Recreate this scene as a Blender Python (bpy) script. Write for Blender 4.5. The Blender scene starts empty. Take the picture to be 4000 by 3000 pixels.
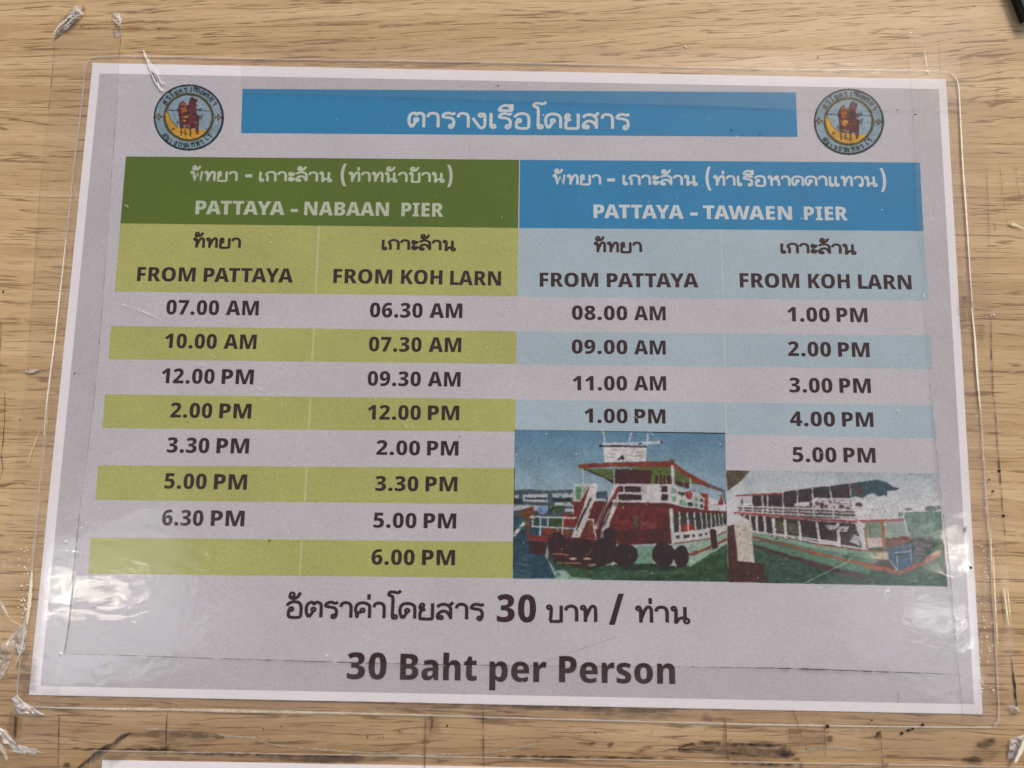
import bpy, bmesh, math, random
from mathutils import Vector, Matrix, noise as mnoise
random.seed(7)
scene = bpy.context.scene
COL = scene.collection

# ------------------------------------------------------------------ camera
# photograph measured at 4000x3000; metres, Z up, the counter top is Z = 0
FIT = (2640, -0.11815583, -0.00026464384, -0.020361989, 0.00013436566, 0.0044903187, -0.22301084)
FPX, ROTV, CAMT = FIT[0], FIT[1:4], FIT[4:7]
_th = math.sqrt(sum(a * a for a in ROTV))
RW = Matrix.Rotation(_th, 3, Vector(ROTV))          # world -> camera
TW = Vector(CAMT)
CAMPOS = -(RW.transposed() @ TW)
cam_data = bpy.data.cameras.new('camera')
cam_data.sensor_width = 36.0
cam_data.lens = FPX / 4000.0 * 36.0
cam_data.clip_start = 0.01
cam_data.clip_end = 50.0
cam = bpy.data.objects.new('camera', cam_data)
cam.matrix_world = Matrix.Translation(CAMPOS) @ RW.transposed().to_4x4()
COL.objects.link(cam)
scene.camera = cam
cam_data.dof.use_dof = True
cam_data.dof.focus_distance = 0.232
cam_data.dof.aperture_fstop = 8.0


def B(u, v, z=0.0):
    """measured photograph coordinate -> point on the counter plane"""
    d = RW.transposed() @ Vector(((u - 2000.0) / FPX, (1500.0 - v) / FPX, -1.0))
    s = (z - CAMPOS.z) / d.z
    p = CAMPOS + d * s
    return Vector((p.x, p.y, z))


# ------------------------------------------------------------------ world, sun, lamps, exposure
SUN_EL, SUN_AZ = math.radians(33), math.radians(28)
world = bpy.data.worlds.new("World")
scene.world = world
world.use_nodes = True
wn = world.node_tree.nodes
wl = world.node_tree.links
bg = wn['Background']
sky = wn.new('ShaderNodeTexSky')
sky.sky_type = 'NISHITA'
sky.sun_disc = False
sky.sun_elevation = SUN_EL
sky.sun_rotation = SUN_AZ
sky.dust_density = 6.0
sky.air_density = 1.0
sky.ozone_density = 0.6
wl.new(sky.outputs[0], bg.inputs[0])
bg.inputs[1].default_value = 0.092

sun_d = bpy.data.lights.new('sun', 'SUN')
sun_d.energy = 2.0
sun_d.angle = math.radians(14)
sun_d.color = (1.0, 0.94, 0.87)
sun = bpy.data.objects.new('sun', sun_d)
_sd = Vector((math.sin(SUN_AZ) * math.cos(SUN_EL), math.cos(SUN_AZ) * math.cos(SUN_EL), math.sin(SUN_EL)))
sun.rotation_euler = (-_sd).to_track_quat('-Z', 'Y').to_euler()
COL.objects.link(sun)

scene.view_settings.view_transform = 'Standard'
scene.view_settings.look = 'None'
scene.view_settings.gamma = 1.0
scene.view_settings.use_curve_mapping = False
scene.view_settings.exposure = 0.0
scene.cycles.transparent_max_bounces = 32
scene.cycles.max_bounces = 5
scene.cycles.filter_width = 1.5


def lamp_or_fill_light(name, u, v, dist, sx, sy, watts, colour):
    """pier-roof lamp or added unseen panel, standing where the film mirrors it"""
    p = B(u, v, 0.0008)
    d = (p - CAMPOS).normalized()
    r = Vector((d.x, d.y, -d.z))
    L = bpy.data.lights.new(name, 'AREA')
    L.shape = 'RECTANGLE'
    L.size, L.size_y, L.energy, L.color = sx, sy, watts, colour
    o = bpy.data.objects.new(name, L)
    o.location = p + r * dist
    o.rotation_euler = (-r).to_track_quat('-Z', 'Y').to_euler()
    COL.objects.link(o)


lamp_or_fill_light('lamp_or_fill_light', 258, 2315, 1.8, 0.036, 0.085, 0.56, (1.0, 0.93, 0.72))
lamp_or_fill_light('lamp_or_fill_light', 452, 2320, 1.8, 0.030, 0.095, 0.52, (1.0, 0.93, 0.72))
lamp_or_fill_light('lamp_or_fill_light', 3745, 2165, 1.8, 0.060, 0.050, 0.6, (1.0, 0.94, 0.78))
lamp_or_fill_light('lamp_or_fill_light', 3665, 2420, 1.8, 0.060, 0.100, 0.42, (0.96, 0.96, 0.95))
lamp_or_fill_light('lamp_or_fill_light', 430, 2350, 2.2, 0.44, 0.44, 2.9, (0.82, 0.90, 1.0))  # added unseen panel: bluish sky halo and a brighter lower sheet
lamp_or_fill_light('lamp_or_fill_light', 3640, 2380, 2.2, 0.40, 0.50, 1.7, (0.86, 0.91, 1.0))  # second added panel, the same bluish brightening at the right

# ------------------------------------------------------------------ helpers
def lin(c):
    r = []
    for a in c:
        a /= 255.0
        r.append(a / 12.92 if a <= 0.04045 else ((a + 0.055) / 1.055) ** 2.4)
    return r


def tag(o, label=None, cat=None, group=None, kind=None):
    if label: o['label'] = label
    if cat: o['category'] = cat
    if group: o['group'] = group
    if kind: o['kind'] = kind
    return o


def thing(name, label, cat, loc=(0, 0, 0), group=None):
    o = bpy.data.objects.new(name, None)
    o.empty_display_size = 0.01
    o.location = loc
    COL.objects.link(o)
    return tag(o, label, cat, group)


def mesh_obj(name, verts, faces, mat, parent=None, mats=None, fmat=None, smooth=False):
    me = bpy.data.meshes.new(name)
    me.from_pydata([tuple(v) for v in verts], [], faces)
    for m in (mats or [mat]):
        me.materials.append(m)
    if fmat:
        for p, k in zip(me.polygons, fmat):
            p.material_index = k
    if smooth:
        for p in me.polygons:
            p.use_smooth = True
    me.update()
    o = bpy.data.objects.new(name, me)
    COL.objects.link(o)
    if parent:
        o.parent = parent
        off = Vector((0, 0, 0))
        q = parent
        while q:
            off += q.location
            q = q.parent
        o.location = -off
    return o


def nt(name):
    m = bpy.data.materials.new(name)
    m.use_nodes = True
    n = m.node_tree.nodes
    return m, n, m.node_tree.links, n['Principled BSDF']


def N(nodes, t, **kw):
    x = nodes.new(t)
    for k, v in kw.items():
        setattr(x, k, v)
    return x


def mathn(n, l, op, a, b=None, clamp=False):
    m = n.new('ShaderNodeMath')
    m.operation = op
    m.use_clamp = clamp
    for i, s in enumerate((a, b)):
        if s is None: continue
        if isinstance(s, (int, float)): m.inputs[i].default_value = s
        else: l.new(s, m.inputs[i])
    return m.outputs[0]


def ramp(n, l, src, stops, interp='LINEAR'):
    r = n.new('ShaderNodeValToRGB')
    r.color_ramp.interpolation = interp
    e = r.color_ramp.elements
    while len(e) < len(stops): e.new(0.5)
    for k, (p, c) in enumerate(stops):
        e[k].position = p
        e[k].color = (c, c, c, 1) if isinstance(c, (int, float)) else (*c, 1)
    l.new(src, r.inputs[0])
    return r.outputs[0]


def scaled(n, l, vec, sc, rot=(0, 0, 0), loc=(0, 0, 0)):
    m = n.new('ShaderNodeMapping')
    m.inputs['Scale'].default_value = sc
    m.inputs['Rotation'].default_value = rot
    m.inputs['Location'].default_value = loc
    l.new(vec, m.inputs[0])
    return m.outputs[0]


def noise(n, l, vec, scale, detail=2.0, rough=0.5, dist=0.0):
    x = n.new('ShaderNodeTexNoise')
    x.inputs['Scale'].default_value = scale
    x.inputs['Detail'].default_value = detail
    x.inputs['Roughness'].default_value = rough
    x.inputs['Distortion'].default_value = dist
    l.new(vec, x.inputs['Vector'])
    return x.outputs['Fac']


def mixc(n, l, blend, fac, a, b):
    m = n.new('ShaderNodeMix')
    m.data_type = 'RGBA'
    m.blend_type = blend
    for i, s in ((0, fac), (6, a), (7, b)):
        if isinstance(s, (int, float)): m.inputs[i].default_value = s
        elif isinstance(s, (tuple, list)): m.inputs[i].default_value = (*s, 1)
        else: l.new(s, m.inputs[i])
    return m.outputs[2]


GAIN = 1.05
VEIL = 0.016     # the film's own sheen is added back by the render
_ink = {}


def ink(rgb, rough=0.75, mottle=0.10, blot=0.05, bscale=55):
    """printed paper: a flat colour broken by fibre grain and soft toner blotches"""
    key = (tuple(rgb), rough, mottle, blot, bscale)
    mottle *= 1.5
    if key in _ink: return _ink[key]
    m, n, l, p = nt('printed_ink')
    geo = n.new('ShaderNodeNewGeometry').outputs['Position']
    f1 = noise(n, l, scaled(n, l, geo, (1, 2.2, 1)), 1900, 3, 0.7)
    f2 = noise(n, l, geo, bscale, 3, 0.6)
    a = ramp(n, l, f1, [(0.25, 1 - mottle * 1.6), (0.75, 1 + mottle)])
    b = ramp(n, l, f2, [(0.3, 1 - blot), (0.7, 1 + blot)])
    c = mixc(n, l, 'MULTIPLY', 1.0, [max(0.004, min(1, x * GAIN - VEIL)) for x in lin(rgb)], a)
    c = mixc(n, l, 'MULTIPLY', 1.0, c, b)
    l.new(c, p.inputs['Base Color'])
    p.inputs['Roughness'].default_value = rough
    p.inputs['Specular IOR Level'].default_value = 0.15
    _ink[key] = m
    return m


def wood_material():
    m, n, l, p = nt('oak_laminate')
    geo = n.new('ShaderNodeNewGeometry').outputs['Position']
    sep = n.new('ShaderNodeSeparateXYZ'); l.new(geo, sep.inputs[0])
    X, Y = sep.outputs[0], sep.outputs[1]
    t = mathn(n, l, 'MULTIPLY', mathn(n, l, 'SUBTRACT', Y, 0.085), 30.0, True)
    tilt = mathn(n, l, 'MULTIPLY', mathn(n, l, 'MULTIPLY', X, t), 0.075)
    warp = mathn(n, l, 'MULTIPLY', mathn(n, l, 'SUBTRACT', noise(n, l, scaled(n, l, geo, (7, 12, 1)), 1.0, 2, 0.55), 0.5), 0.0045)
    warp2 = mathn(n, l, 'MULTIPLY', mathn(n, l, 'SUBTRACT', noise(n, l, scaled(n, l, geo, (60, 160, 1)), 1.0, 2, 0.5), 0.5), 0.0011)
    Yw = mathn(n, l, 'ADD', mathn(n, l, 'SUBTRACT', Y, tilt), mathn(n, l, 'ADD', warp, warp2))
    com = n.new('ShaderNodeCombineXYZ'); l.new(X, com.inputs[0]); l.new(Yw, com.inputs[1])
    v = com.outputs[0]
    band = noise(n, l, scaled(n, l, v, (5, 120, 1)), 1.0, 3, 0.6)
    base = ramp(n, l, band, [(0.28, lin((180, 148, 107))), (0.5, lin((199, 168, 126))), (0.72, lin((214, 185, 145)))])
    fine = noise(n, l, scaled(n, l, v, (60, 1300, 1)), 1.0, 3, 0.65)
    base = mixc(n, l, 'MULTIPLY', 1.0, base, ramp(n, l, fine, [(0.3, 0.86), (0.7, 1.08)]))
    # pores: long thin wavering lines along the grain that swell and break up into dashes
    c1 = noise(n, l, scaled(n, l, v, (15, 380, 1)), 1.0, 1.6, 0.5)
    ln = ramp(n, l, mathn(n, l, 'ABSOLUTE', mathn(n, l, 'SUBTRACT', c1, 0.5)), [(0.008, 1.0), (0.030, 0.0)])
    brk = noise(n, l, scaled(n, l, v, (90, 560, 1), loc=(3, 7, 0)), 1.0, 2, 0.6)
    dash = mathn(n, l, 'MULTIPLY', ln, ramp(n, l, brk, [(0.40, 0.0), (0.54, 1.0)]))
    d1 = noise(n, l, scaled(n, l, v, (80, 1500, 1)), 1.0, 2.0, 0.6, 0.1)
    dash1 = mathn(n, l, 'MULTIPLY', ramp(n, l, d1, [(0.60, 0.0), (0.67, 1.0)]), 0.7)
    alld = mathn(n, l, 'MAXIMUM', dash, dash1)
    c = mixc(n, l, 'MIX', mathn(n, l, 'MULTIPLY', alld, 0.70), base, lin((116, 84, 56)))
    c = mixc(n, l, 'MULTIPLY', 1.0, c, ramp(n, l, noise(n, l, scaled(n, l, v, (3, 9, 1)), 1.0, 2, 0.5), [(0.3, 0.90), (0.7, 1.06)]))
    # browner, darker tone towards the near edge of the counter, mottled in patches
    patchy = noise(n, l, geo, 16, 4, 0.6)
    near = mathn(n, l, 'MULTIPLY', mathn(n, l, 'SUBTRACT', -0.085, Y), 30.0, True)
    dirt = mathn(n, l, 'MULTIPLY', near, ramp(n, l, patchy, [(0.3, 0.15), (0.7, 0.6)]))  # mask of the browner, darker tone near the edge
    c = mixc(n, l, 'MULTIPLY', dirt, c, lin((182, 162, 142)))
    l.new(c, p.inputs['Base Color'])
    p.inputs['Roughness'].default_value = 0.5
    p.inputs['Specular IOR Level'].default_value = 0.3
    bmp = n.new('ShaderNodeBump'); bmp.inputs['Strength'].default_value = 0.5
    bmp.inputs['Distance'].default_value = 0.00012
    l.new(mathn(n, l, 'SUBTRACT', 1.0, alld), bmp.inputs['Height'])
    l.new(bmp.outputs[0], p.inputs['Normal'])
    return m


def film_material(name, milk, tint, ior=1.45, rough=0.07, wrinkle=1.0, fine=1.0, cloud=0.0):
    """clear plastic: see-through sheet + Fresnel gloss with wrinkles + a little milkiness"""
    m, n, l, p = nt(name)
    n.remove(p)
    out = n['Material Output']
    geo = n.new('ShaderNodeNewGeometry').outputs['Position']
    tr = n.new('ShaderNodeBsdfTransparent'); tr.inputs[0].default_value = (*tint, 1)
    df = n.new('ShaderNodeBsdfDiffuse'); df.inputs[0].default_value = (0.82, 0.80, 0.80, 1)
    gl = n.new('ShaderNodeBsdfGlossy'); gl.inputs['Roughness'].default_value = rough
    gl2 = n.new('ShaderNodeBsdfGlossy'); gl2.inputs['Roughness'].default_value = 0.22
    big = noise(n, l, scaled(n, l, geo, (1, 1.3, 1)), 130, 1, 0.55, 0.5)
    mic = noise(n, l, scaled(n, l, geo, (1, 0.8, 1)), 480, 3.5, 0.7)
    rid = mathn(n, l, 'ABSOLUTE', mathn(n, l, 'SUBTRACT', mic, 0.5))
    h = mathn(n, l, 'ADD', mathn(n, l, 'MULTIPLY', big, 0.60 * wrinkle), mathn(n, l, 'MULTIPLY', rid, 0.13 * fine))
    b = n.new('ShaderNodeBump'); b.inputs['Strength'].default_value = 1.0
    b.inputs['Distance'].default_value = 0.00022
    l.new(h, b.inputs['Height'])
    for g in (gl, gl2): l.new(b.outputs[0], g.inputs['Normal'])
    # Schlick reflectance, the same from above and below (light passes the sheet both ways)
    gn = n.new('ShaderNodeNewGeometry')
    dt = n.new('ShaderNodeVectorMath'); dt.operation = 'DOT_PRODUCT'
    l.new(b.outputs[0], dt.inputs[0]); l.new(gn.outputs['Incoming'], dt.inputs[1])
    cosv = mathn(n, l, 'ABSOLUTE', dt.outputs['Value'])
    f0 = ((ior - 1) / (ior + 1)) ** 2
    frs = mathn(n, l, 'ADD', f0, mathn(n, l, 'MULTIPLY', mathn(n, l, 'POWER', mathn(n, l, 'SUBTRACT', 1.0, cosv, True), 5.0), 1 - f0))
    mx = n.new('ShaderNodeMixShader'); mx.inputs[0].default_value = 0.55
    l.new(gl.outputs[0], mx.inputs[1]); l.new(gl2.outputs[0], mx.inputs[2])
    a = n.new('ShaderNodeMixShader')
    if cloud:
        f = mathn(n, l, 'ADD', milk, mathn(n, l, 'MULTIPLY', ramp(n, l, noise(n, l, geo, 220, 4, 0.65), [(0.4, 0), (0.7, 1)]), cloud))
        l.new(f, a.inputs[0])
    else:
        a.inputs[0].default_value = milk
    l.new(tr.outputs[0], a.inputs[1]); l.new(df.outputs[0], a.inputs[2])
    c = n.new('ShaderNodeMixShader')
    l.new(frs, c.inputs[0]); l.new(a.outputs[0], c.inputs[1]); l.new(mx.outputs[0], c.inputs[2])
    l.new(c.outputs[0], out.inputs[0])
    return m


def grime_or_shade_material(rgb, cover, scale=900, soft=0.12, amax=0.92):
    m, n, l, p = nt('grime')
    geo = n.new('ShaderNodeNewGeometry').outputs['Position']
    f = noise(n, l, scaled(n, l, geo, (0.45, 1, 1)), scale, 4, 0.7)
    p.inputs['Base Color'].default_value = (*lin(rgb), 1)
    p.inputs['Roughness'].default_value = 0.7
    at = n.new('ShaderNodeAttribute'); at.attribute_name = 'edge'
    e = mathn(n, l, 'SUBTRACT', f, mathn(n, l, 'SUBTRACT', 1.0, mathn(n, l, 'MULTIPLY', at.outputs['Fac'], cover + 0.5)))
    l.new(ramp(n, l, mathn(n, l, 'ADD', e, 0.5), [(0.5 - soft, 0), (0.5 + soft, amax)]), p.inputs['Alpha'])
    return m


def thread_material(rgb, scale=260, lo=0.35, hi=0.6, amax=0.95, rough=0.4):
    """a thin line (dirt, scratch, painted highlight or shade) that fades in and out along its length"""
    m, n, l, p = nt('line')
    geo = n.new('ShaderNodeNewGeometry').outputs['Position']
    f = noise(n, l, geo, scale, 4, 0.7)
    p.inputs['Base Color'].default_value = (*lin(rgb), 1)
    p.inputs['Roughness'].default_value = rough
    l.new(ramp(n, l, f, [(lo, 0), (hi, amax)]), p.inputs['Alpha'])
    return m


M_WOOD = wood_material()
M_POUCH = film_material('laminate_film', 0.026, (0.985, 0.978, 0.978), rough=0.018, wrinkle=0.8, fine=1.0)
M_TAPE = film_material('adhesive_tape', 0.012, (0.99, 0.985, 0.975), rough=0.02, wrinkle=0.55, fine=1.2, cloud=0.02)
M_RIM = film_material('sealed_plastic', 0.30, (0.97, 0.95, 0.90), rough=0.18, wrinkle=0.3, fine=0.6)
M_MILK = film_material('crumpled_tape', 0.26, (0.90, 0.86, 0.78), rough=0.12, wrinkle=2.5, fine=1.5, cloud=0.25)
M_DARKLINE = thread_material((58, 38, 26), 260, 0.36, 0.58, 0.85)
M_FAINTLINE = thread_material((96, 78, 74), 240, 0.36, 0.6, 0.5)
M_TAN = thread_material((112, 84, 58), 240, 0.36, 0.6, 0.6)
M_BROWNSHADE = thread_material((104, 78, 58), 160, 0.3, 0.6, 0.55)  # brown of the painted shade below the paper and by the bubbles
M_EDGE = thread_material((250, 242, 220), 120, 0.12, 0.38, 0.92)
M_BROWNLINE = thread_material((90, 55, 30), 240, 0.30, 0.55, 0.7)
M_SCRATCH = thread_material((238, 234, 228), 420, 0.38, 0.60, 0.85)
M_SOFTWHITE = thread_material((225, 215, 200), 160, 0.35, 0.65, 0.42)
M_GRIME = grime_or_shade_material((56, 42, 32), 0.08, 700, 0.16, 0.75)
M_GRIMESHADE = grime_or_shade_material((92, 70, 52), 0.06, 420, 0.22, 0.38)
M_SPECK = ink((245, 242, 236), 0.3, 0, 0)
M_DOT = ink((36, 28, 28), 0.6, 0, 0)
M_PAPER = ink((237, 233, 238), 0.7, 0.03, 0.02)
M_BLACK, _n, _l, _p = nt('black_plastic')
_p.inputs['Base Color'].default_value = (0.004, 0.004, 0.007, 1)
_p.inputs['Roughness'].default_value = 0.22


# height of the things lying on the counter (paper 0.3 mm, film falling to the rim)
PAPER = [B(364, 248), B(3693, 311.5), B(3836, 2789), B(115, 2713)]
ZPAPER, ZFILM, ZRIM, ZTAPE = 0.00030, 0.00062, 0.00022, 0.00012


def outside(p):
    """distance outside the paper sheet (negative inside)"""
    d = -9
    for k in range(4):
        a, b = PAPER[k], PAPER[(k + 1) % 4]
        e = (b - a).normalized()
        w = Vector((p.x - a.x, p.y - a.y))
        d = max(d, w.x * (-e.y) + w.y * e.x)
    return d


def film_z(p):
    t = min(1.0, max(0.0, (outside(p) + 0.001) / 0.006))
    t = t * t * (3 - 2 * t)
    return ZFILM * (1 - t) + ZRIM * t


def tape_z(p):
    t = min(1.0, max(0.0, (outside(p) + 0.001) / 0.010))
    t = t * t * (3 - 2 * t)
    return (ZFILM + 0.00016) * (1 - t) + ZTAPE * t + 0.00006 * mnoise.noise(p * 90)


def resample(pts, step):
    out = [pts[0]]
    for a, b in zip(pts, pts[1:]):
        k = max(1, int((b - a).length / step))
        for i in range(1, k + 1):
            out.append(a.lerp(b, i / k))
    return out


def smooth_path(pts, sub=6):
    P = [pts[0]] + list(pts) + [pts[-1]]
    out = []
    for i in range(1, len(P) - 2):
        p0, p1, p2, p3 = P[i - 1:i + 3]
        for s in range(sub):
            t = s / sub
            out.append(0.5 * ((2 * p1) + (p2 - p0) * t + (2 * p0 - 5 * p1 + 4 * p2 - p3) * t * t + (3 * p1 - p0 - 3 * p2 + p3) * t ** 3))
    out.append(P[-2].copy())
    return out


def ribbon(pts, w, zf, taper=False, dz=0.0):
    """flat ribbon along board points -> verts, faces; zf gives the height"""
    V, F = [], []
    n = len(pts)
    for i, p in enumerate(pts):
        a, b = pts[max(0, i - 1)], pts[min(n - 1, i + 1)]
        t = (b - a); t.z = 0
        t = t.normalized() if t.length > 1e-9 else Vector((1, 0, 0))
        nn = Vector((-t.y, t.x, 0))
        ww = w[i] if isinstance(w, list) else w
        if taper: ww *= max(0.15, math.sin(math.pi * (i + 0.5) / n)) ** 0.6
        z = (zf(p) if callable(zf) else zf) + dz * i
        for s in (-1, 1):
            q = p + nn * (s * ww / 2)
            V.append(Vector((q.x, q.y, z)))
    for i in range(n - 1):
        F.append((2 * i, 2 * i + 2, 2 * i + 3, 2 * i + 1))
    return V, F


def join(parts):
    V, F = [], []
    for v, f in parts:
        o = len(V)
        V += v
        F += [tuple(i + o for i in q) for q in f]
    return V, F


def px(*pts):
    return [B(u, v) for u, v in pts]


# ------------------------------------------------------------------ the counter
def slab(name, x0, x1, y0, y1, z0, z1, mat, parent=None):
    v = [(x0, y0, z0), (x1, y0, z0), (x1, y1, z0), (x0, y1, z0), (x0, y0, z1), (x1, y0, z1), (x1, y1, z1), (x0, y1, z1)]
    f = [(3, 2, 1, 0), (4, 5, 6, 7), (0, 1, 5, 4), (1, 2, 6, 5), (2, 3, 7, 6), (3, 0, 4, 7)]
    return mesh_obj(name, v, f, mat, parent)


counter = slab('wooden_counter', -0.6, 0.6, -0.5, 0.45, -0.02, 0.0, M_WOOD)
tag(counter, kind='structure')

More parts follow.
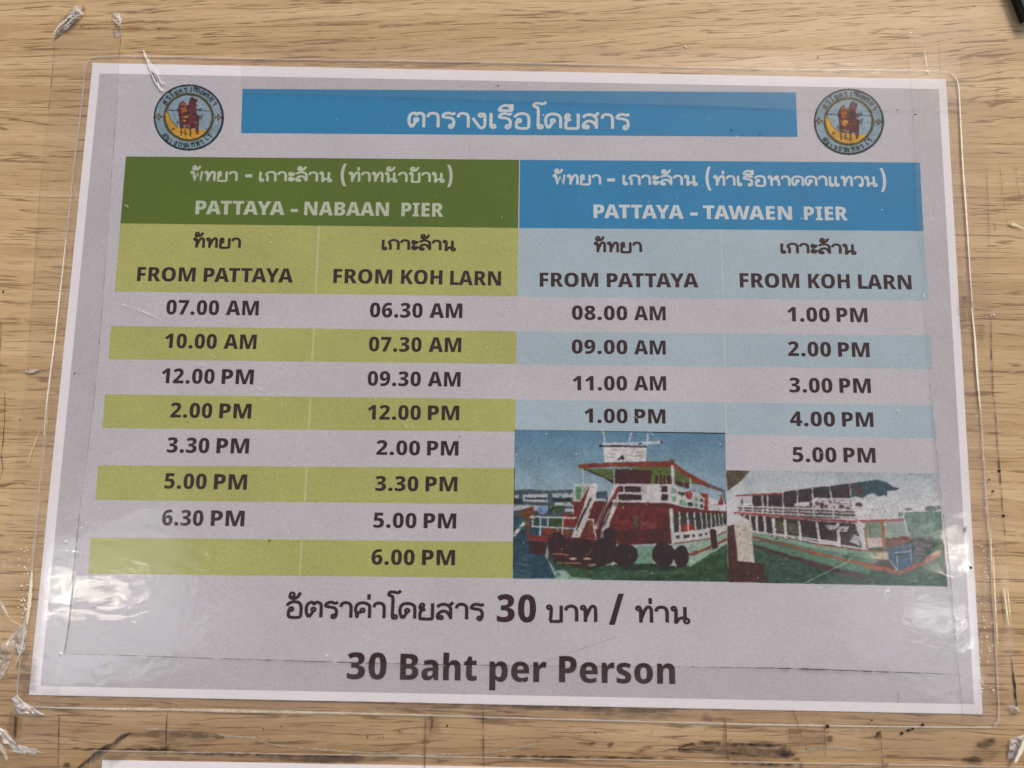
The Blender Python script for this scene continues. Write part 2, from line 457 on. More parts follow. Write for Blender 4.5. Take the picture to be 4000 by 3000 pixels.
# ------------------------------------------------------------------ lettering
LAT = {"0":[549,[512,356,510,302,506,252,500,205,490,163,477,124,460,90,439,60,415,36,387,16,354,2,316,-7,274,-10,223,-5,179,9,141,32,108,65,82,106,62,157,48,215,40,282,37,356,40,432,47,499,61,558,79,608,105,649,137,682,175,705,221,719,274,724,325,719,369,705,407,682,440,649,466,607,486,557,500,498,509,431],[204,356,205,308,207,266,210,229,215,199,222,173,231,154,243,140,257,132,274,129,291,131,306,140,317,154,326,173,333,198,338,229,342,266,344,308,345,356,344,404,342,447,338,483,333,514,326,540,317,560,306,574,291,583,274,585,257,583,243,574,231,560,222,540,215,515,210,483,207,447,205,404]],"1":[549,[421,0,252,0,252,383,252,395,252,409,253,424,253,440,253,457,254,474,254,491,255,507,255,523,248,514,241,506,234,498,227,491,220,483,212,476,138,410,47,514,271,714,421,714]],"2":[549,[504,0,31,0,31,115,193,296,224,332,251,364,272,390,289,414,302,435,312,454,318,473,322,491,323,511,321,532,314,550,303,564,288,573,270,579,250,581,228,579,207,573,185,564,164,549,140,531,115,507,26,616,47,637,69,655,92,672,115,687,141,700,169,710,199,718,232,722,268,724,311,721,350,713,385,699,415,680,441,658,462,630,477,600,487,566,490,529,488,493,481,460,471,428,457,397,438,366,415,335,387,301,354,265,316,227,241,146,241,142,504,142]],"3":[549,[486,551,484,522,478,495,467,471,453,449,436,429,416,412,393,398,369,386,342,376,342,373,391,362,431,344,463,319,487,287,500,249,505,203,502,164,492,128,475,94,451,64,421,39,384,18,340,2,289,-7,231,-10,192,-9,157,-6,125,-1,95,6,65,16,34,28,34,173,63,159,93,147,123,138,153,132,181,128,207,126,247,129,279,137,301,149,316,166,325,187,328,212,327,231,322,247,314,261,303,273,287,283,268,291,244,296,214,299,179,300,135,300,135,432,180,432,212,433,239,436,262,442,281,451,296,461,308,473,316,487,321,503,322,520,320,540,313,557,300,570,283,579,263,584,239,586,221,585,203,583,186,578,170,573,155,567,140,560,127,553,115,546,104,538,35,654,66,674,98,691,133,705,172,716,216,722,266,724,330,719,384,704,428,679,460,644,480,602]],"4":[549,[534,142,455,142,455,0,290,0,290,142,17,142,17,270,297,715,455,715,455,272,534,272],[290,386,290,394,291,403,291,414,291,426,291,438,292,449,292,461,293,471,293,481,294,488,294,494,294,497,290,497,284,483,278,471,273,459,267,448,261,437,254,425,160,272,290,272]],"5":[549,[299,463,336,460,371,451,403,436,431,415,456,389,476,358,490,322,499,281,502,236,499,187,489,142,472,102,449,69,419,41,383,19,340,3,290,-7,233,-10,197,-9,163,-6,132,0,102,7,74,16,49,28,49,172,75,160,102,149,133,140,164,133,193,128,221,127,244,128,264,132,282,138,297,147,309,159,319,174,327,190,331,209,333,230,329,259,320,284,303,303,281,318,251,326,215,329,199,329,183,327,166,324,150,321,135,317,121,312,61,346,85,714,458,714,458,571,227,571,218,454,230,456,242,459,254,460,267,462,282,463]],"6":[549,[36,302,37,344,40,386,45,427,52,467,62,505,75,542,91,576,111,608,134,637,162,662,194,683,231,701,273,714,321,721,374,724,390,724,406,723,424,722,442,720,458,718,473,716,473,580,459,583,445,586,430,587,414,589,396,590,377,590,345,588,317,584,292,576,270,566,251,553,235,537,222,519,211,498,203,474,196,448,192,419,190,388,195,388,204,405,214,419,226,432,239,443,253,453,269,461,287,467,307,470,329,471,366,468,400,459,429,444,455,423,476,397,493,366,505,329,513,287,515,241,512,192,503,147,487,107,466,72,439,43,408,20,371,3,329,-7,284,-10,248,-8,215,-1,184,9,155,25,129,44,106,68,85,96,68,129,54,166,44,207,38,253],[280,127,300,130,317,139,332,154,343,176,349,204,352,238,350,268,344,292,335,312,321,327,304,335,282,338,266,337,253,333,240,326,230,316,221,306,213,293,208,280,205,265,204,251,205,235,206,220,209,205,212,191,217,178,223,166,230,155,237,146,246,138,256,132,268,128]],"7":[549,[100,0,337,571,38,571,38,714,513,714,513,608,276,0]],"8":[549,[275,724,338,719,391,704,435,680,468,646,488,603,495,551,493,524,488,500,480,477,470,457,456,438,440,420,422,404,401,390,379,376,403,360,426,344,447,326,466,308,483,288,496,266,507,242,513,217,515,189,512,151,503,116,488,85,467,57,440,34,407,15,369,1,324,-7,274,-10,224,-7,179,1,140,14,108,32,81,55,60,82,46,114,37,148,34,187,36,216,41,243,49,267,61,288,75,308,93,326,113,343,135,359,159,373,139,388,121,404,104,421,90,440,77,459,67,480,60,502,56,526,54,552,57,587,66,619,82,646,103,669,129,689,160,704,195,715,234,722],[190,192,192,170,199,152,211,136,228,125,248,118,272,115,299,118,321,124,337,135,349,150,356,168,359,189,358,203,354,217,348,229,340,241,331,252,320,263,309,273,296,282,283,290,270,299,255,289,240,279,227,269,216,258,207,246,200,234,194,221,191,207],[275,599,258,597,243,591,230,582,220,570,214,555,212,537,213,526,215,514,220,504,225,494,233,484,241,475,251,467,262,459,274,451,285,459,296,467,306,475,315,483,323,492,329,502,334,513,336,524,337,537,335,555,329,570,319,582,306,591,291,597]],"9":[549,[512,406,510,347,504,292,495,239,480,191,461,147,437,107,408,73,373,44,332,21,286,4,234,-7,175,-10,159,-10,143,-9,125,-8,107,-7,91,-5,77,-3,77,133,90,131,104,128,118,126,133,125,149,124,165,124,199,126,229,130,255,138,278,149,297,162,314,179,327,197,338,219,346,242,352,268,357,296,359,325,353,325,344,310,334,295,323,282,310,271,295,261,279,253,261,247,240,244,218,243,181,246,149,255,119,270,94,291,72,317,55,349,43,386,36,427,33,473,36,523,46,567,61,607,82,642,109,671,141,694,178,711,220,721,266,724,301,722,333,715,364,704,393,689,419,669,442,645,463,617,480,583,494,546,504,504,510,457],[270,586,249,583,231,574,216,560,205,538,199,510,197,475,199,446,205,421,215,402,228,387,246,378,268,375,283,377,297,381,309,389,320,399,328,410,335,423,341,437,344,450,345,464,344,477,343,490,341,504,338,518,334,531,328,544,322,556,314,566,305,575,295,581,283,585]],".":[294,[50,78,53,107,62,130,77,148,97,160,120,167,148,169,175,167,198,159,217,147,232,130,241,107,244,78,241,50,232,27,217,10,197,-2,174,-10,148,-12,120,-10,97,-2,77,10,62,27,53,50]],"A":[656,[473,0,434,150,223,150,183,0,0,0,217,716,436,716,656,0],[364,439,360,453,357,470,352,489,348,509,343,529,339,549,334,569,331,586,328,601,325,586,322,569,318,550,314,531,310,511,305,492,301,473,297,456,293,439,256,291,401,291]],"M":[899,[372,0,221,521,217,521,219,504,220,485,221,465,223,443,224,421,225,398,226,376,226,354,226,332,226,0,74,0,74,714,302,714,449,217,452,217,598,714,825,714,825,0,668,0,668,335,668,356,668,378,669,400,669,422,670,444,671,465,673,485,674,504,675,521,671,521,520,0]],"P":[585,[297,714,375,708,438,688,487,656,522,612,543,556,550,490,548,457,543,425,536,395,524,367,510,341,491,317,469,296,442,278,412,263,377,253,337,246,293,244,242,244,242,0,74,0,74,714],[289,575,242,575,242,383,277,383,297,385,315,388,331,394,346,402,358,413,368,426,375,443,379,463,381,486,378,512,371,534,358,552,341,565,318,572]],"F":[497,[241,0,74,0,74,714,462,714,462,575,241,575,241,414,445,414,445,275,241,275]],"R":[620,[285,714,342,711,392,704,435,690,472,672,502,649,525,621,542,587,552,548,555,504,554,476,549,449,541,424,531,401,518,380,502,361,483,343,463,327,439,313,625,0,435,0,295,268,242,268,242,0,74,0,74,714],[282,581,242,581,242,398,282,398,311,400,336,408,356,421,372,440,381,465,384,496,382,514,379,529,373,543,364,554,353,564,340,571,323,576,304,580]],"O":[729,[680,358,678,303,672,253,661,206,646,163,627,124,604,89,575,60,543,35,505,15,463,1,416,-7,365,-10,313,-7,266,1,224,16,187,35,154,60,126,90,102,124,83,163,68,206,57,253,51,304,49,359,52,431,64,497,83,555,110,605,145,647,188,681,239,705,298,720,365,725,433,720,492,705,543,680,586,647,620,604,647,554,665,495,676,430],[225,358,227,313,232,272,240,236,251,206,267,180,285,160,308,145,334,136,364,133,395,136,422,145,444,160,463,180,478,205,489,236,497,272,502,312,503,358,500,425,489,481,471,525,445,558,410,577,365,584,335,581,308,572,285,557,267,537,251,511,240,480,232,445,227,404]],"T":[536,[352,0,184,0,184,573,20,573,20,714,516,714,516,573,352,573]],"Y":[597,[299,437,417,714,597,714,383,277,383,0,214,0,214,272,0,714,181,714]],"K":[626,[629,0,439,0,296,282,243,245,243,0,74,0,74,714,243,714,243,397,251,412,260,428,270,444,280,461,291,477,302,493,446,714,630,714,417,395]],"H":[704,[630,0,461,0,461,300,243,300,243,0,74,0,74,714,243,714,243,441,461,441,461,714,630,714]],"L":[518,[74,0,74,714,242,714,242,140,491,140,491,0]],"N":[758,[685,0,473,0,221,500,217,500,219,481,220,461,222,440,223,419,224,398,225,377,225,357,226,338,226,320,226,0,74,0,74,714,285,714,535,222,538,222,537,240,536,259,535,279,534,300,533,320,532,341,532,360,531,378,531,395,531,714,685,714]],"B":[626,[300,714,384,709,452,694,502,670,537,635,558,591,565,536,564,508,559,483,551,460,539,439,526,422,511,407,494,395,476,386,457,379,457,374,479,367,499,358,519,347,536,332,551,315,563,294,572,270,578,241,580,208,577,167,566,130,549,97,526,68,497,44,463,25,423,11,378,3,328,0,74,0,74,714],[303,434,332,436,356,443,372,455,384,471,391,490,393,512,391,534,383,551,370,565,352,574,328,580,299,582,242,582,242,434],[242,306,242,134,313,134,343,137,367,145,385,158,397,175,404,197,406,222,405,238,402,252,397,265,389,277,379,287,366,295,350,301,331,305,309,306]],"I":[395,[362,0,32,0,32,94,113,126,113,588,32,620,32,714,362,714,362,620,282,588,282,126,362,94]],"E":[510,[463,0,74,0,74,714,463,714,463,575,242,575,242,439,448,439,448,301,242,301,242,140,463,140]],"W":[941,[931,714,768,0,572,0,500,324,498,334,496,346,493,360,490,374,488,390,484,406,482,423,479,439,476,455,474,471,472,485,471,499,470,487,468,473,466,458,463,442,460,425,458,409,455,392,452,376,449,361,446,347,444,334,442,324,370,0,175,0,10,714,174,714,248,357,250,345,253,331,256,316,259,299,262,282,265,265,268,247,271,229,274,212,276,195,279,180,280,166,283,185,286,205,289,226,293,248,297,270,301,292,305,314,309,335,313,354,317,373,321,389,324,404,395,714,547,714,616,404,619,389,623,372,627,353,631,333,635,312,639,290,643,268,647,246,651,224,654,203,657,184,659,166,661,184,664,205,667,227,671,250,675,273,680,296,684,319,688,338,691,356,766,714]],"a":[566,[303,560,362,555,412,538,452,510,481,471,499,423,505,363,505,0,389,0,358,73,355,73,341,55,326,40,311,26,295,15,278,6,259,-1,238,-6,215,-9,188,-10,158,-8,131,-1,106,11,85,28,67,48,53,72,42,100,36,131,34,166,40,219,59,263,90,296,134,321,189,337,256,344,340,347,340,361,338,386,332,405,323,420,309,430,292,436,272,438,251,437,229,433,206,427,182,419,157,409,132,397,86,511,116,526,148,538,184,548,221,555,261,559],[297,248,266,244,241,238,223,227,210,213,203,195,201,174,202,155,207,139,216,127,227,119,240,114,256,112,279,115,299,123,316,137,330,155,338,178,341,204,341,250]],"h":[610,[228,624,228,594,227,567,225,542,223,519,221,499,219,481,228,481,238,499,251,514,264,526,279,537,294,546,312,552,330,556,349,559,370,560,404,558,435,550,463,538,488,521,509,499,526,472,539,440,546,402,549,359,549,0,384,0,384,311,382,346,377,374,368,396,355,412,339,422,319,425,297,423,279,416,264,405,252,390,243,371,236,347,232,320,229,288,228,252,228,0,63,0,63,760,228,760]],"t":[406,[300,125,314,125,327,127,341,129,354,133,368,137,381,142,381,18,363,11,343,4,323,-2,300,-6,276,-9,248,-10,215,-8,186,-2,160,8,137,22,118,42,103,66,91,97,85,133,83,176,83,423,19,423,19,497,97,547,139,663,248,663,248,550,374,550,374,423,248,423,248,185,249,166,254,151,261,140,271,131,284,126]],"p":[594,[366,560,421,552,466,527,504,486,531,430,548,360,553,276,551,218,543,166,529,120,511,81,489,48,463,23,433,5,400,-6,365,-10,343,-9,323,-6,305,0,288,7,273,15,260,25,248,37,238,49,228,62,223,62,224,46,225,30,226,14,227,-2,228,-17,228,-33,228,-240,63,-240,63,550,197,550,220,479,228,479,239,496,251,511,263,523,276,534,291,544,307,551,325,556,345,559],[309,428,291,426,275,421,262,413,252,401,243,386,237,368,232,346,229,320,228,291,228,270,229,240,231,213,236,190,242,171,250,155,261,142,275,133,291,128,310,126,326,128,340,133,352,142,363,155,371,171,378,192,382,216,385,244,386,276,384,324,377,362,367,391,351,411,332,424]],"e":[560,[286,560,333,557,375,547,413,531,445,509,472,481,494,446,510,406,519,361,522,309,522,229,206,229,210,196,220,167,237,144,260,127,289,117,324,113,354,114,383,118,409,123,436,131,463,142,491,155,491,30,464,17,437,7,409,0,377,-6,343,-9,304,-10,252,-7,206,4,164,21,128,45,97,76,73,115,55,160,44,213,41,272,44,332,54,386,71,432,93,471,122,503,156,528,195,546,238,556],[291,441,269,439,250,431,234,417,221,397,212,371,208,339,370,339,369,359,366,377,361,393,354,407,345,419,334,429,322,436,307,440]],"r":[426,[361,560,370,560,380,559,390,559,399,557,408,556,415,554,400,392,393,394,385,395,376,397,367,398,355,398,342,399,328,398,314,396,300,392,287,387,275,381,264,372,254,362,245,349,238,334,233,317,229,298,228,276,228,0,64,0,64,550,188,550,213,461,221,461,231,478,242,494,256,510,270,524,287,536,304,546,322,554,341,559]],"s":[467,[432,166,429,132,421,100,408,72,390,48,367,28,338,11,304,-1,263,-8,218,-10,184,-9,153,-7,123,-3,95,3,66,11,38,21,38,162,67,149,97,138,127,129,157,123,184,119,208,118,229,119,245,122,258,127,266,135,272,144,273,155,272,163,270,171,265,178,258,185,247,193,234,200,216,209,193,220,166,231,139,244,116,258,95,273,78,289,63,307,52,327,44,349,39,374,37,401,44,448,62,488,93,519,135,542,185,556,244,560,276,559,307,555,337,549,366,540,396,529,426,515,381,401,358,412,334,422,311,430,287,436,266,440,247,441,231,440,219,437,209,433,201,427,197,419,195,410,196,402,198,395,203,389,210,383,220,376,233,369,250,361,272,350,298,338,325,325,349,311,371,297,389,281,404,263,416,243,425,221,430,195]],"o":[587,[546,276,544,235,538,196,529,160,517,126,501,96,481,69,458,46,432,26,402,11,369,-1,332,-8,292,-10,255,-8,220,-1,187,10,158,26,132,45,108,69,88,96,71,126,58,159,48,196,42,235,40,276,44,332,53,383,70,428,92,467,121,500,155,526,196,545,242,556,295,560,342,557,386,546,425,527,460,502,489,470,514,431,531,386,542,334],[208,276,209,244,212,215,217,190,223,168,233,150,244,136,258,126,275,120,294,118,313,120,329,126,343,136,354,150,363,168,370,190,374,215,377,244,378,276,377,309,374,337,370,362,363,383,354,401,343,414,329,424,312,430,293,432,266,428,244,414,228,393,217,362,210,323]],"n":[610,[371,560,422,555,465,538,501,511,528,472,544,422,549,359,549,0,384,0,384,311,383,346,377,374,369,396,356,412,339,422,317,425,286,420,263,406,247,382,236,349,230,305,228,251,228,0,63,0,63,550,190,550,211,479,218,479,230,495,242,510,257,523,272,534,289,544,308,551,327,556,349,559]],"-":[320,[26,197,26,339,294,339,294,197]],"/":[433,[6,0,272,714,430,714,164,0]],"(":[358,[40,274,44,356,56,435,76,512,105,585,142,652,187,714,328,714,287,650,253,581,226,507,206,431,194,354,191,275,194,198,206,121,226,45,253,-27,286,-95,327,-158,187,-158,142,-98,105,-32,76,39,56,115,44,193]],")":[358,[318,274,314,193,302,115,282,39,253,-32,217,-98,171,-158,31,-158,72,-95,106,-27,133,45,152,121,164,198,168,275,164,354,152,431,133,507,106,581,71,650,30,714,171,714,217,652,253,585,282,512,302,435,314,356]]," ":[226]}
# looped Thai letters as pen strokes: advance, then strokes [(x, y) ...] and rings (x, y, r); x-height 100
TH = {
 'ต': (102, [[(22, 6), (10, 30), (7, 58), (14, 82), (30, 93), (40, 92), (48, 83), (56, 92), (68, 93), (82, 86), (87, 68), (87, 6)], [(44, 42), (34, 24), (22, 6)]], [(46, 52, 10)]),
 'ด': (102, [[(22, 6), (10, 30), (7, 58), (15, 82), (34, 93), (60, 93), (80, 83), (87, 64), (87, 6)], [(44, 42), (34, 24), (22, 6)]], [(46, 52, 10)]),
 'ค': (100, [[(16, 6), (14, 30), (8, 56), (15, 80), (34, 93), (58, 93), (78, 83), (84, 64), (84, 6)], [(40, 40), (22, 34), (16, 6)]], [(46, 50, 10)]),
 'า': (78, [[(6, 68), (12, 86), (30, 94), (50, 90), (60, 76), (62, 58), (62, 6)]], []),
 'ร': (84, [[(74, 98), (62, 89), (40, 95), (18, 90), (8, 74), (26, 68), (52, 64), (66, 50), (67, 26), (62, 8)]], [(53, 13, 10)]),
 'ง': (92, [[(58, 94), (71, 86), (73, 60), (71, 18), (58, 5), (46, 8), (28, 34), (8, 66)]], [(50, 83, 10)]),
 'เ': (50, [[(14, 97), (13, 40), (14, 16), (20, 6)]], [(27, 15, 10)]),
 'แ': (94, [[(14, 97), (13, 40), (14, 16), (20, 6)], [(56, 97), (55, 40), (56, 16), (62, 6)]], [(27, 15, 10), (69, 15, 10)]),
 'โ': (62, [[(36, 6), (29, 20), (29, 124), (14, 138), (6, 146), (16, 160), (40, 158), (56, 156), (72, 168)]], [(43, 15, 10)]),
 'อ': (104, [[(6, 72), (20, 88), (44, 95), (70, 90), (82, 70), (83, 36), (76, 6), (24, 6), (16, 26), (18, 48)]], [(30, 52, 10)]),
 'ย': (98, [[(12, 84), (14, 66), (26, 58), (42, 62)], [(26, 58), (14, 44), (14, 14), (18, 6), (78, 6), (80, 14), (80, 97)]], [(24, 84, 10)]),
 'ล': (98, [[(8, 76), (20, 89), (44, 95), (66, 89), (80, 74), (82, 52), (82, 6)], [(78, 22), (66, 44), (48, 55), (26, 50), (11, 34), (10, 16), (18, 6)]], [(28, 15, 9)]),
 'ส': (104, [[(8, 74), (20, 87), (44, 92), (64, 86), (78, 70), (80, 48), (80, 6)], [(76, 22), (64, 42), (46, 52), (26, 48), (11, 32), (10, 16), (18, 6)], [(60, 82), (78, 90), (92, 106)]], [(28, 15, 9)]),
 'บ': (100, [[(31, 84), (29, 40), (26, 8)], [(22, 6), (78, 6), (82, 12), (82, 97)]], [(20, 86, 10)]),
 'ท': (100, [[(29, 84), (30, 40), (30, 4)], [(32, 28), (46, 66), (58, 88), (70, 95), (80, 86), (83, 66), (83, 4)]], [(18, 86, 10)]),
 'พ': (110, [[(27, 84), (30, 40), (32, 5), (58, 80), (82, 5), (92, 97)]], [(16, 86, 10)]),
 'ก': (92, [[(18, 4), (18, 52), (7, 68), (18, 86), (40, 95), (62, 90), (75, 76), (77, 56), (77, 4)]], []),
 'ะ': (58, [[(12, 86), (14, 68), (28, 62), (40, 70), (50, 88)], [(12, 38), (14, 20), (28, 13), (40, 20), (50, 40)]], [(20, 82, 8), (20, 34, 8)]),
 'น': (106, [[(29, 84), (29, 40), (28, 5), (44, 28), (66, 34)], [(74, 97), (74, 24)]], [(18, 86, 10), (82, 16, 12)]),
 'ห': (104, [[(29, 84), (30, 40), (30, 4)], [(32, 54), (50, 76), (66, 90)], [(54, 70), (78, 62), (86, 46), (86, 4)]], [(18, 86, 10), (75, 88, 8)]),
 'ว': (80, [[(8, 72), (18, 88), (38, 95), (58, 86), (67, 66), (67, 30), (62, 8)]], [(53, 13, 10)]),
}
MARKS = {   # drawn over the letter before it
 'ั': ([[(18, 132), (24, 118), (44, 114), (62, 124), (76, 150)]], [(32, 136, 12)]),
 '่': ([[(78, 112), (78, 146)]], []),
 'ื': ([[(4, 114), (22, 138), (46, 146), (62, 136), (74, 114), (4, 114)], [(60, 136), (60, 152)], [(76, 112), (76, 154)]], []),
}


def stroke_geo(pts, w, z0, close=False):
    n = len(pts)
    V, F = [], []
    for i, p in enumerate(pts):
        a = pts[(i - 1) % n] if (i or close) else p
        b = pts[(i + 1) % n] if (i < n - 1 or close) else p
        t = Vector((b[0] - a[0], b[1] - a[1]))
        t = t.normalized() if t.length > 1e-6 else Vector((1, 0))
        k = w / 2
        for s in (-1, 1):
            V.append((p[0] - t.y * s * k, p[1] + t.x * s * k, z0 + i * 1e-8))
    for i in range(n if close else n - 1):
        j = (i + 1) % n
        F.append((2 * i, 2 * j, 2 * j + 1, 2 * i + 1))
    return V, F


def round2d(pts, sub=4):
    if len(pts) < 3: return pts
    q = smooth_path([Vector((x, y, 0)) for x, y in pts], sub)
    return [(v.x, v.y) for v in q]


def text_local(s, pen, latin_mode):
    """-> verts (x, y, z) in font units, faces, ink box"""
    V, F = [], []
    if latin_mode:
        cu = bpy.data.curves.new('tmp', 'CURVE')
        cu.dimensions = '2D'; cu.fill_mode = 'BOTH'
        x = 0
        for i, ch in enumerate(s):
            g = LAT[ch]
            for ct in g[1:]:
                n = len(ct) // 2
                sp = cu.splines.new('POLY'); sp.points.add(n - 1)
                for k in range(n): sp.points[k].co = (x + ct[2 * k], ct[2 * k + 1], 0, 1)
                sp.use_cyclic_u = True
            x += g[0]
            if ch in 'PATYWL' and i + 1 < len(s) and s[i + 1] in 'ATYW' and s[i:i + 2] not in ('TT', 'AA'): x -= 42
        o = bpy.data.objects.new('tmp', cu)
        me = bpy.data.meshes.new_from_object(o)
        V = [tuple(v.co) for v in me.vertices]
        F = [tuple(p.vertices) for p in me.polygons]
        bpy.data.objects.remove(o); bpy.data.curves.remove(cu); bpy.data.meshes.remove(me)
    else:
        x = 0; last = 0; k = 0
        for ch in s:
            if ch in MARKS: st, rg = MARKS[ch]; ox = last
            else:
                adv, st, rg = TH[ch]; ox = x; last = x; x += adv
            for q in st:
                k += 1
                v, f = stroke_geo([(a + ox, b) for a, b in (round2d(q) if ch not in 'พ' else q)], pen, k * 3e-7)
                o = len(V); V += v; F += [tuple(i + o for i in t) for t in f]
            for (a, b, r) in rg:
                k += 1
                c = [(a + ox + r * math.cos(t * math.pi / 7), b + r * math.sin(t * math.pi / 7)) for t in range(14)]
                v, f = stroke_geo(c, pen * 0.82, k * 3e-7, True)
                o = len(V); V += v; F += [tuple(i + o for i in t) for t in f]
    xs = [v[0] for v in V]
    return V, F, min(xs), max(xs)


def lettering(parent, segs, mat, z, pen=17):
    """segs: (text, (xl, yl), (xr, yr), height) with baseline ends as measured"""
    if len(segs) > 1:
        for g in segs: lettering(parent, [g], mat, z, pen)
        return
    VV, FF = [], []
    for s, l_, r_, cap in segs:
        lat = all(c in LAT for c in s)
        V, F, x0, x1 = text_local(s, pen, lat)
        if lat: ch = 714.0
        else: ch = 100.0
        a, b = B(*l_), B(*r_)
        u = (b - a) / (x1 - x0)
        d = (b - a).normalized()
        mid = ((l_[0] + r_[0]) / 2, (l_[1] + r_[1]) / 2)
        hgt = (B(mid[0], mid[1] - cap) - B(*mid)).length
        up = Vector((-d.y, d.x, 0)) * (hgt / ch)
        o = len(VV)
        for v in V:
            q = a + u * (v[0] - x0) + up * v[1]
            VV.append((q.x, q.y, z + (0 if lat else v[2])))
        FF += [tuple(i + o for i in f) for f in F]
    return mesh_obj('lettering', VV, FF, mat, parent)


# ------------------------------------------------------------------ the laminated timetable
notice = thing('laminated_timetable',
               'large laminated ferry timetable with blue and green headings taped flat on the wood',
               'timetable sign', (B(2000, 1500).x, B(2000, 1500).y, 0))


def quad_sheet(name, q, z, mat, parent, inset=0, div=1):
    P = px(*q)
    V, F = [], []
    for j in range(div + 1):
        for i in range(div + 1):
            a = P[0].lerp(P[1], i / div); b = P[3].lerp(P[2], i / div)
            c = a.lerp(b, j / div)
            V.append((c.x, c.y, z))
    for j in range(div):
        for i in range(div):
            k = j * (div + 1) + i
            F.append((k + div + 1, k + div + 2, k + 1, k))
    return mesh_obj(name, V, F, mat, parent)


def sheet_slab(name, corners, z0, z1, mat, parent):
    n = len(corners)
    V = [(p.x, p.y, z0) for p in corners] + [(p.x, p.y, z1) for p in corners]
    F = [tuple(range(n, 2 * n))[::-1], tuple(range(n))] + [(i, i + n, (i + 1) % n + n, (i + 1) % n) for i in range(n)]
    return mesh_obj(name, V, F, mat, parent)


sheet_slab('paper_sheet', PAPER, 0.00008, ZPAPER, M_PAPER, notice)
Z0 = ZPAPER + 0.00001
GREY = ink((191, 188, 194), mottle=0.11, blot=0.05, bscale=30)
quad_sheet('printed_background', [(391, 289), (3664.5, 350), (3802.4, 2749.5), (160.5, 2678.6)], Z0, GREY, notice)
Z1, Z2 = Z0 + 0.00001, Z0 + 0.00002
BLUE = ink((46, 129, 176), mottle=0.10, blot=0.05)
GREEN = ink((88, 110, 36), mottle=0.12, blot=0.09, bscale=28)
LIME = ink((173, 175, 104), mottle=0.13, blot=0.08, bscale=28)
PALE = ink((166, 184, 193), mottle=0.11, blot=0.06, bscale=28)
DARK = ink((60, 29, 27), mottle=0.25, blot=0.1)
WHITE = ink((198, 206, 208), mottle=0.12, blot=0.04)

ban = quad_sheet('title_banner', [(949, 349), (3107, 362.6), (3114, 536.6), (942.6, 522)], Z1, BLUE, notice)
lettering(ban, [('ตารางเรือโดยสาร', (1591, 502), (2462, 509), 63)], WHITE, Z2, pen=16.5)

hg = quad_sheet('column_heading', [(494, 612.6), (2028, 626), (2024, 892), (472.4, 874)], Z1, GREEN, notice)
tag(hg, 'dark green heading of the two left columns')
hb = quad_sheet('column_heading', [(2031, 626), (3591, 636.5), (3605, 903.7), (2028, 892)], Z1, BLUE, notice)
tag(hb, 'blue heading of the two right columns')
HG = ink((186, 192, 172), mottle=0.14)
lettering(hg, [('พัทยา', (743, 709.5), (929, 711), 40), ('-', (958, 711), (986, 711), 60), ('เกาะลัาน', (1012, 711), (1299, 713), 40),
               ('(', (1331, 713), (1354, 713), 72), ('ท่าทนัาบัาน', (1361, 713), (1738, 715), 40), (')', (1746, 717), (1768, 717), 72)], HG, Z2, pen=19)
lettering(hg, [('PATTAYA', (764, 838), (1112, 841.5), 53), ('-', (1136, 846), (1163, 846), 60), ('NABAAN', (1189, 842), (1519, 845), 53),
               ('PIER', (1568, 846), (1732, 848), 53)], HG, Z2)
lettering(hb, [('พัทยา', (2158, 723.5), (2348, 724.5), 41), ('-', (2372, 727), (2402, 727), 60), ('เกาะลัาน', (2431, 725), (2725, 727), 41),
               ('(', (2756, 729), (2778, 729), 76), ('ท่าเรือหาดดาแทวน', (2785, 728), (3427, 731), 41), (')', (3438, 734), (3461, 734), 76)], WHITE, Z2, pen=19)
lettering(hb, [('PATTAYA', (2318, 853), (2670, 856), 53), ('-', (2696, 860), (2725, 860), 60), ('TAWAEN', (2746, 857), (3093, 860), 53),
               ('PIER', (3140, 861), (3310, 862), 53)], WHITE, Z2)

# bands of the two tables: corner points as measured
GB = [[(472.4, 874), (2026, 892), (2020, 1159), (450, 1139.7)],
      [(435, 1274), (2018, 1294), (2016, 1422), (426, 1404)],
      [(412, 1540.7), (2014, 1559), (2013, 1686), (403, 1672.7)],
      [(385, 1817), (2011, 1828.7), (2009, 1970), (374, 1953)],
      [(356, 2099), (2006, 2115.7), (2002, 2257), (346, 2241)]]
BB = [[(2028, 892), (3605, 903.7), (3626, 1175), (2021, 1159)],
      [(2019, 1295), (3635, 1310.6), (3640, 1441.7), (2017, 1423)],
      [(2015, 1561), (3641, 1584), (3656, 1714), (2014, 1678)]]
bands = []
SEPL = ink((184, 188, 136), mottle=0.05)
SEPR = ink((184, 196, 200), mottle=0.05)
gx = [((1247, 883), (1234, 1149)), ((1228, 1284), (1221, 1413)), ((1214, 1550), (1207, 1679)), ((1199, 1823), (1192, 1962)), ((1180, 2108), (1171, 2249))]
bx = [((2815, 898), (2824, 1167)), ((2829, 1303), (2831, 1433)), ((2834, 1573), (2837, 1690))]
for lst, mat, sep, seps, who in ((GB, LIME, SEPL, gx, 'green'), (BB, PALE, SEPR, bx, 'blue')):
    for q, (sa, sb) in zip(lst, seps):
        b_ = quad_sheet('printed_band', q, Z1, mat, notice)
        bands.append(b_)
        w = 8 if who == 'green' else 4
        quad_sheet('column_line', [(sa[0] - w / 2, sa[1]), (sa[0] + w / 2, sa[1]), (sb[0] + w / 2, sb[1]), (sb[0] - w / 2, sb[1])], Z1 + 0.000005, sep, b_)

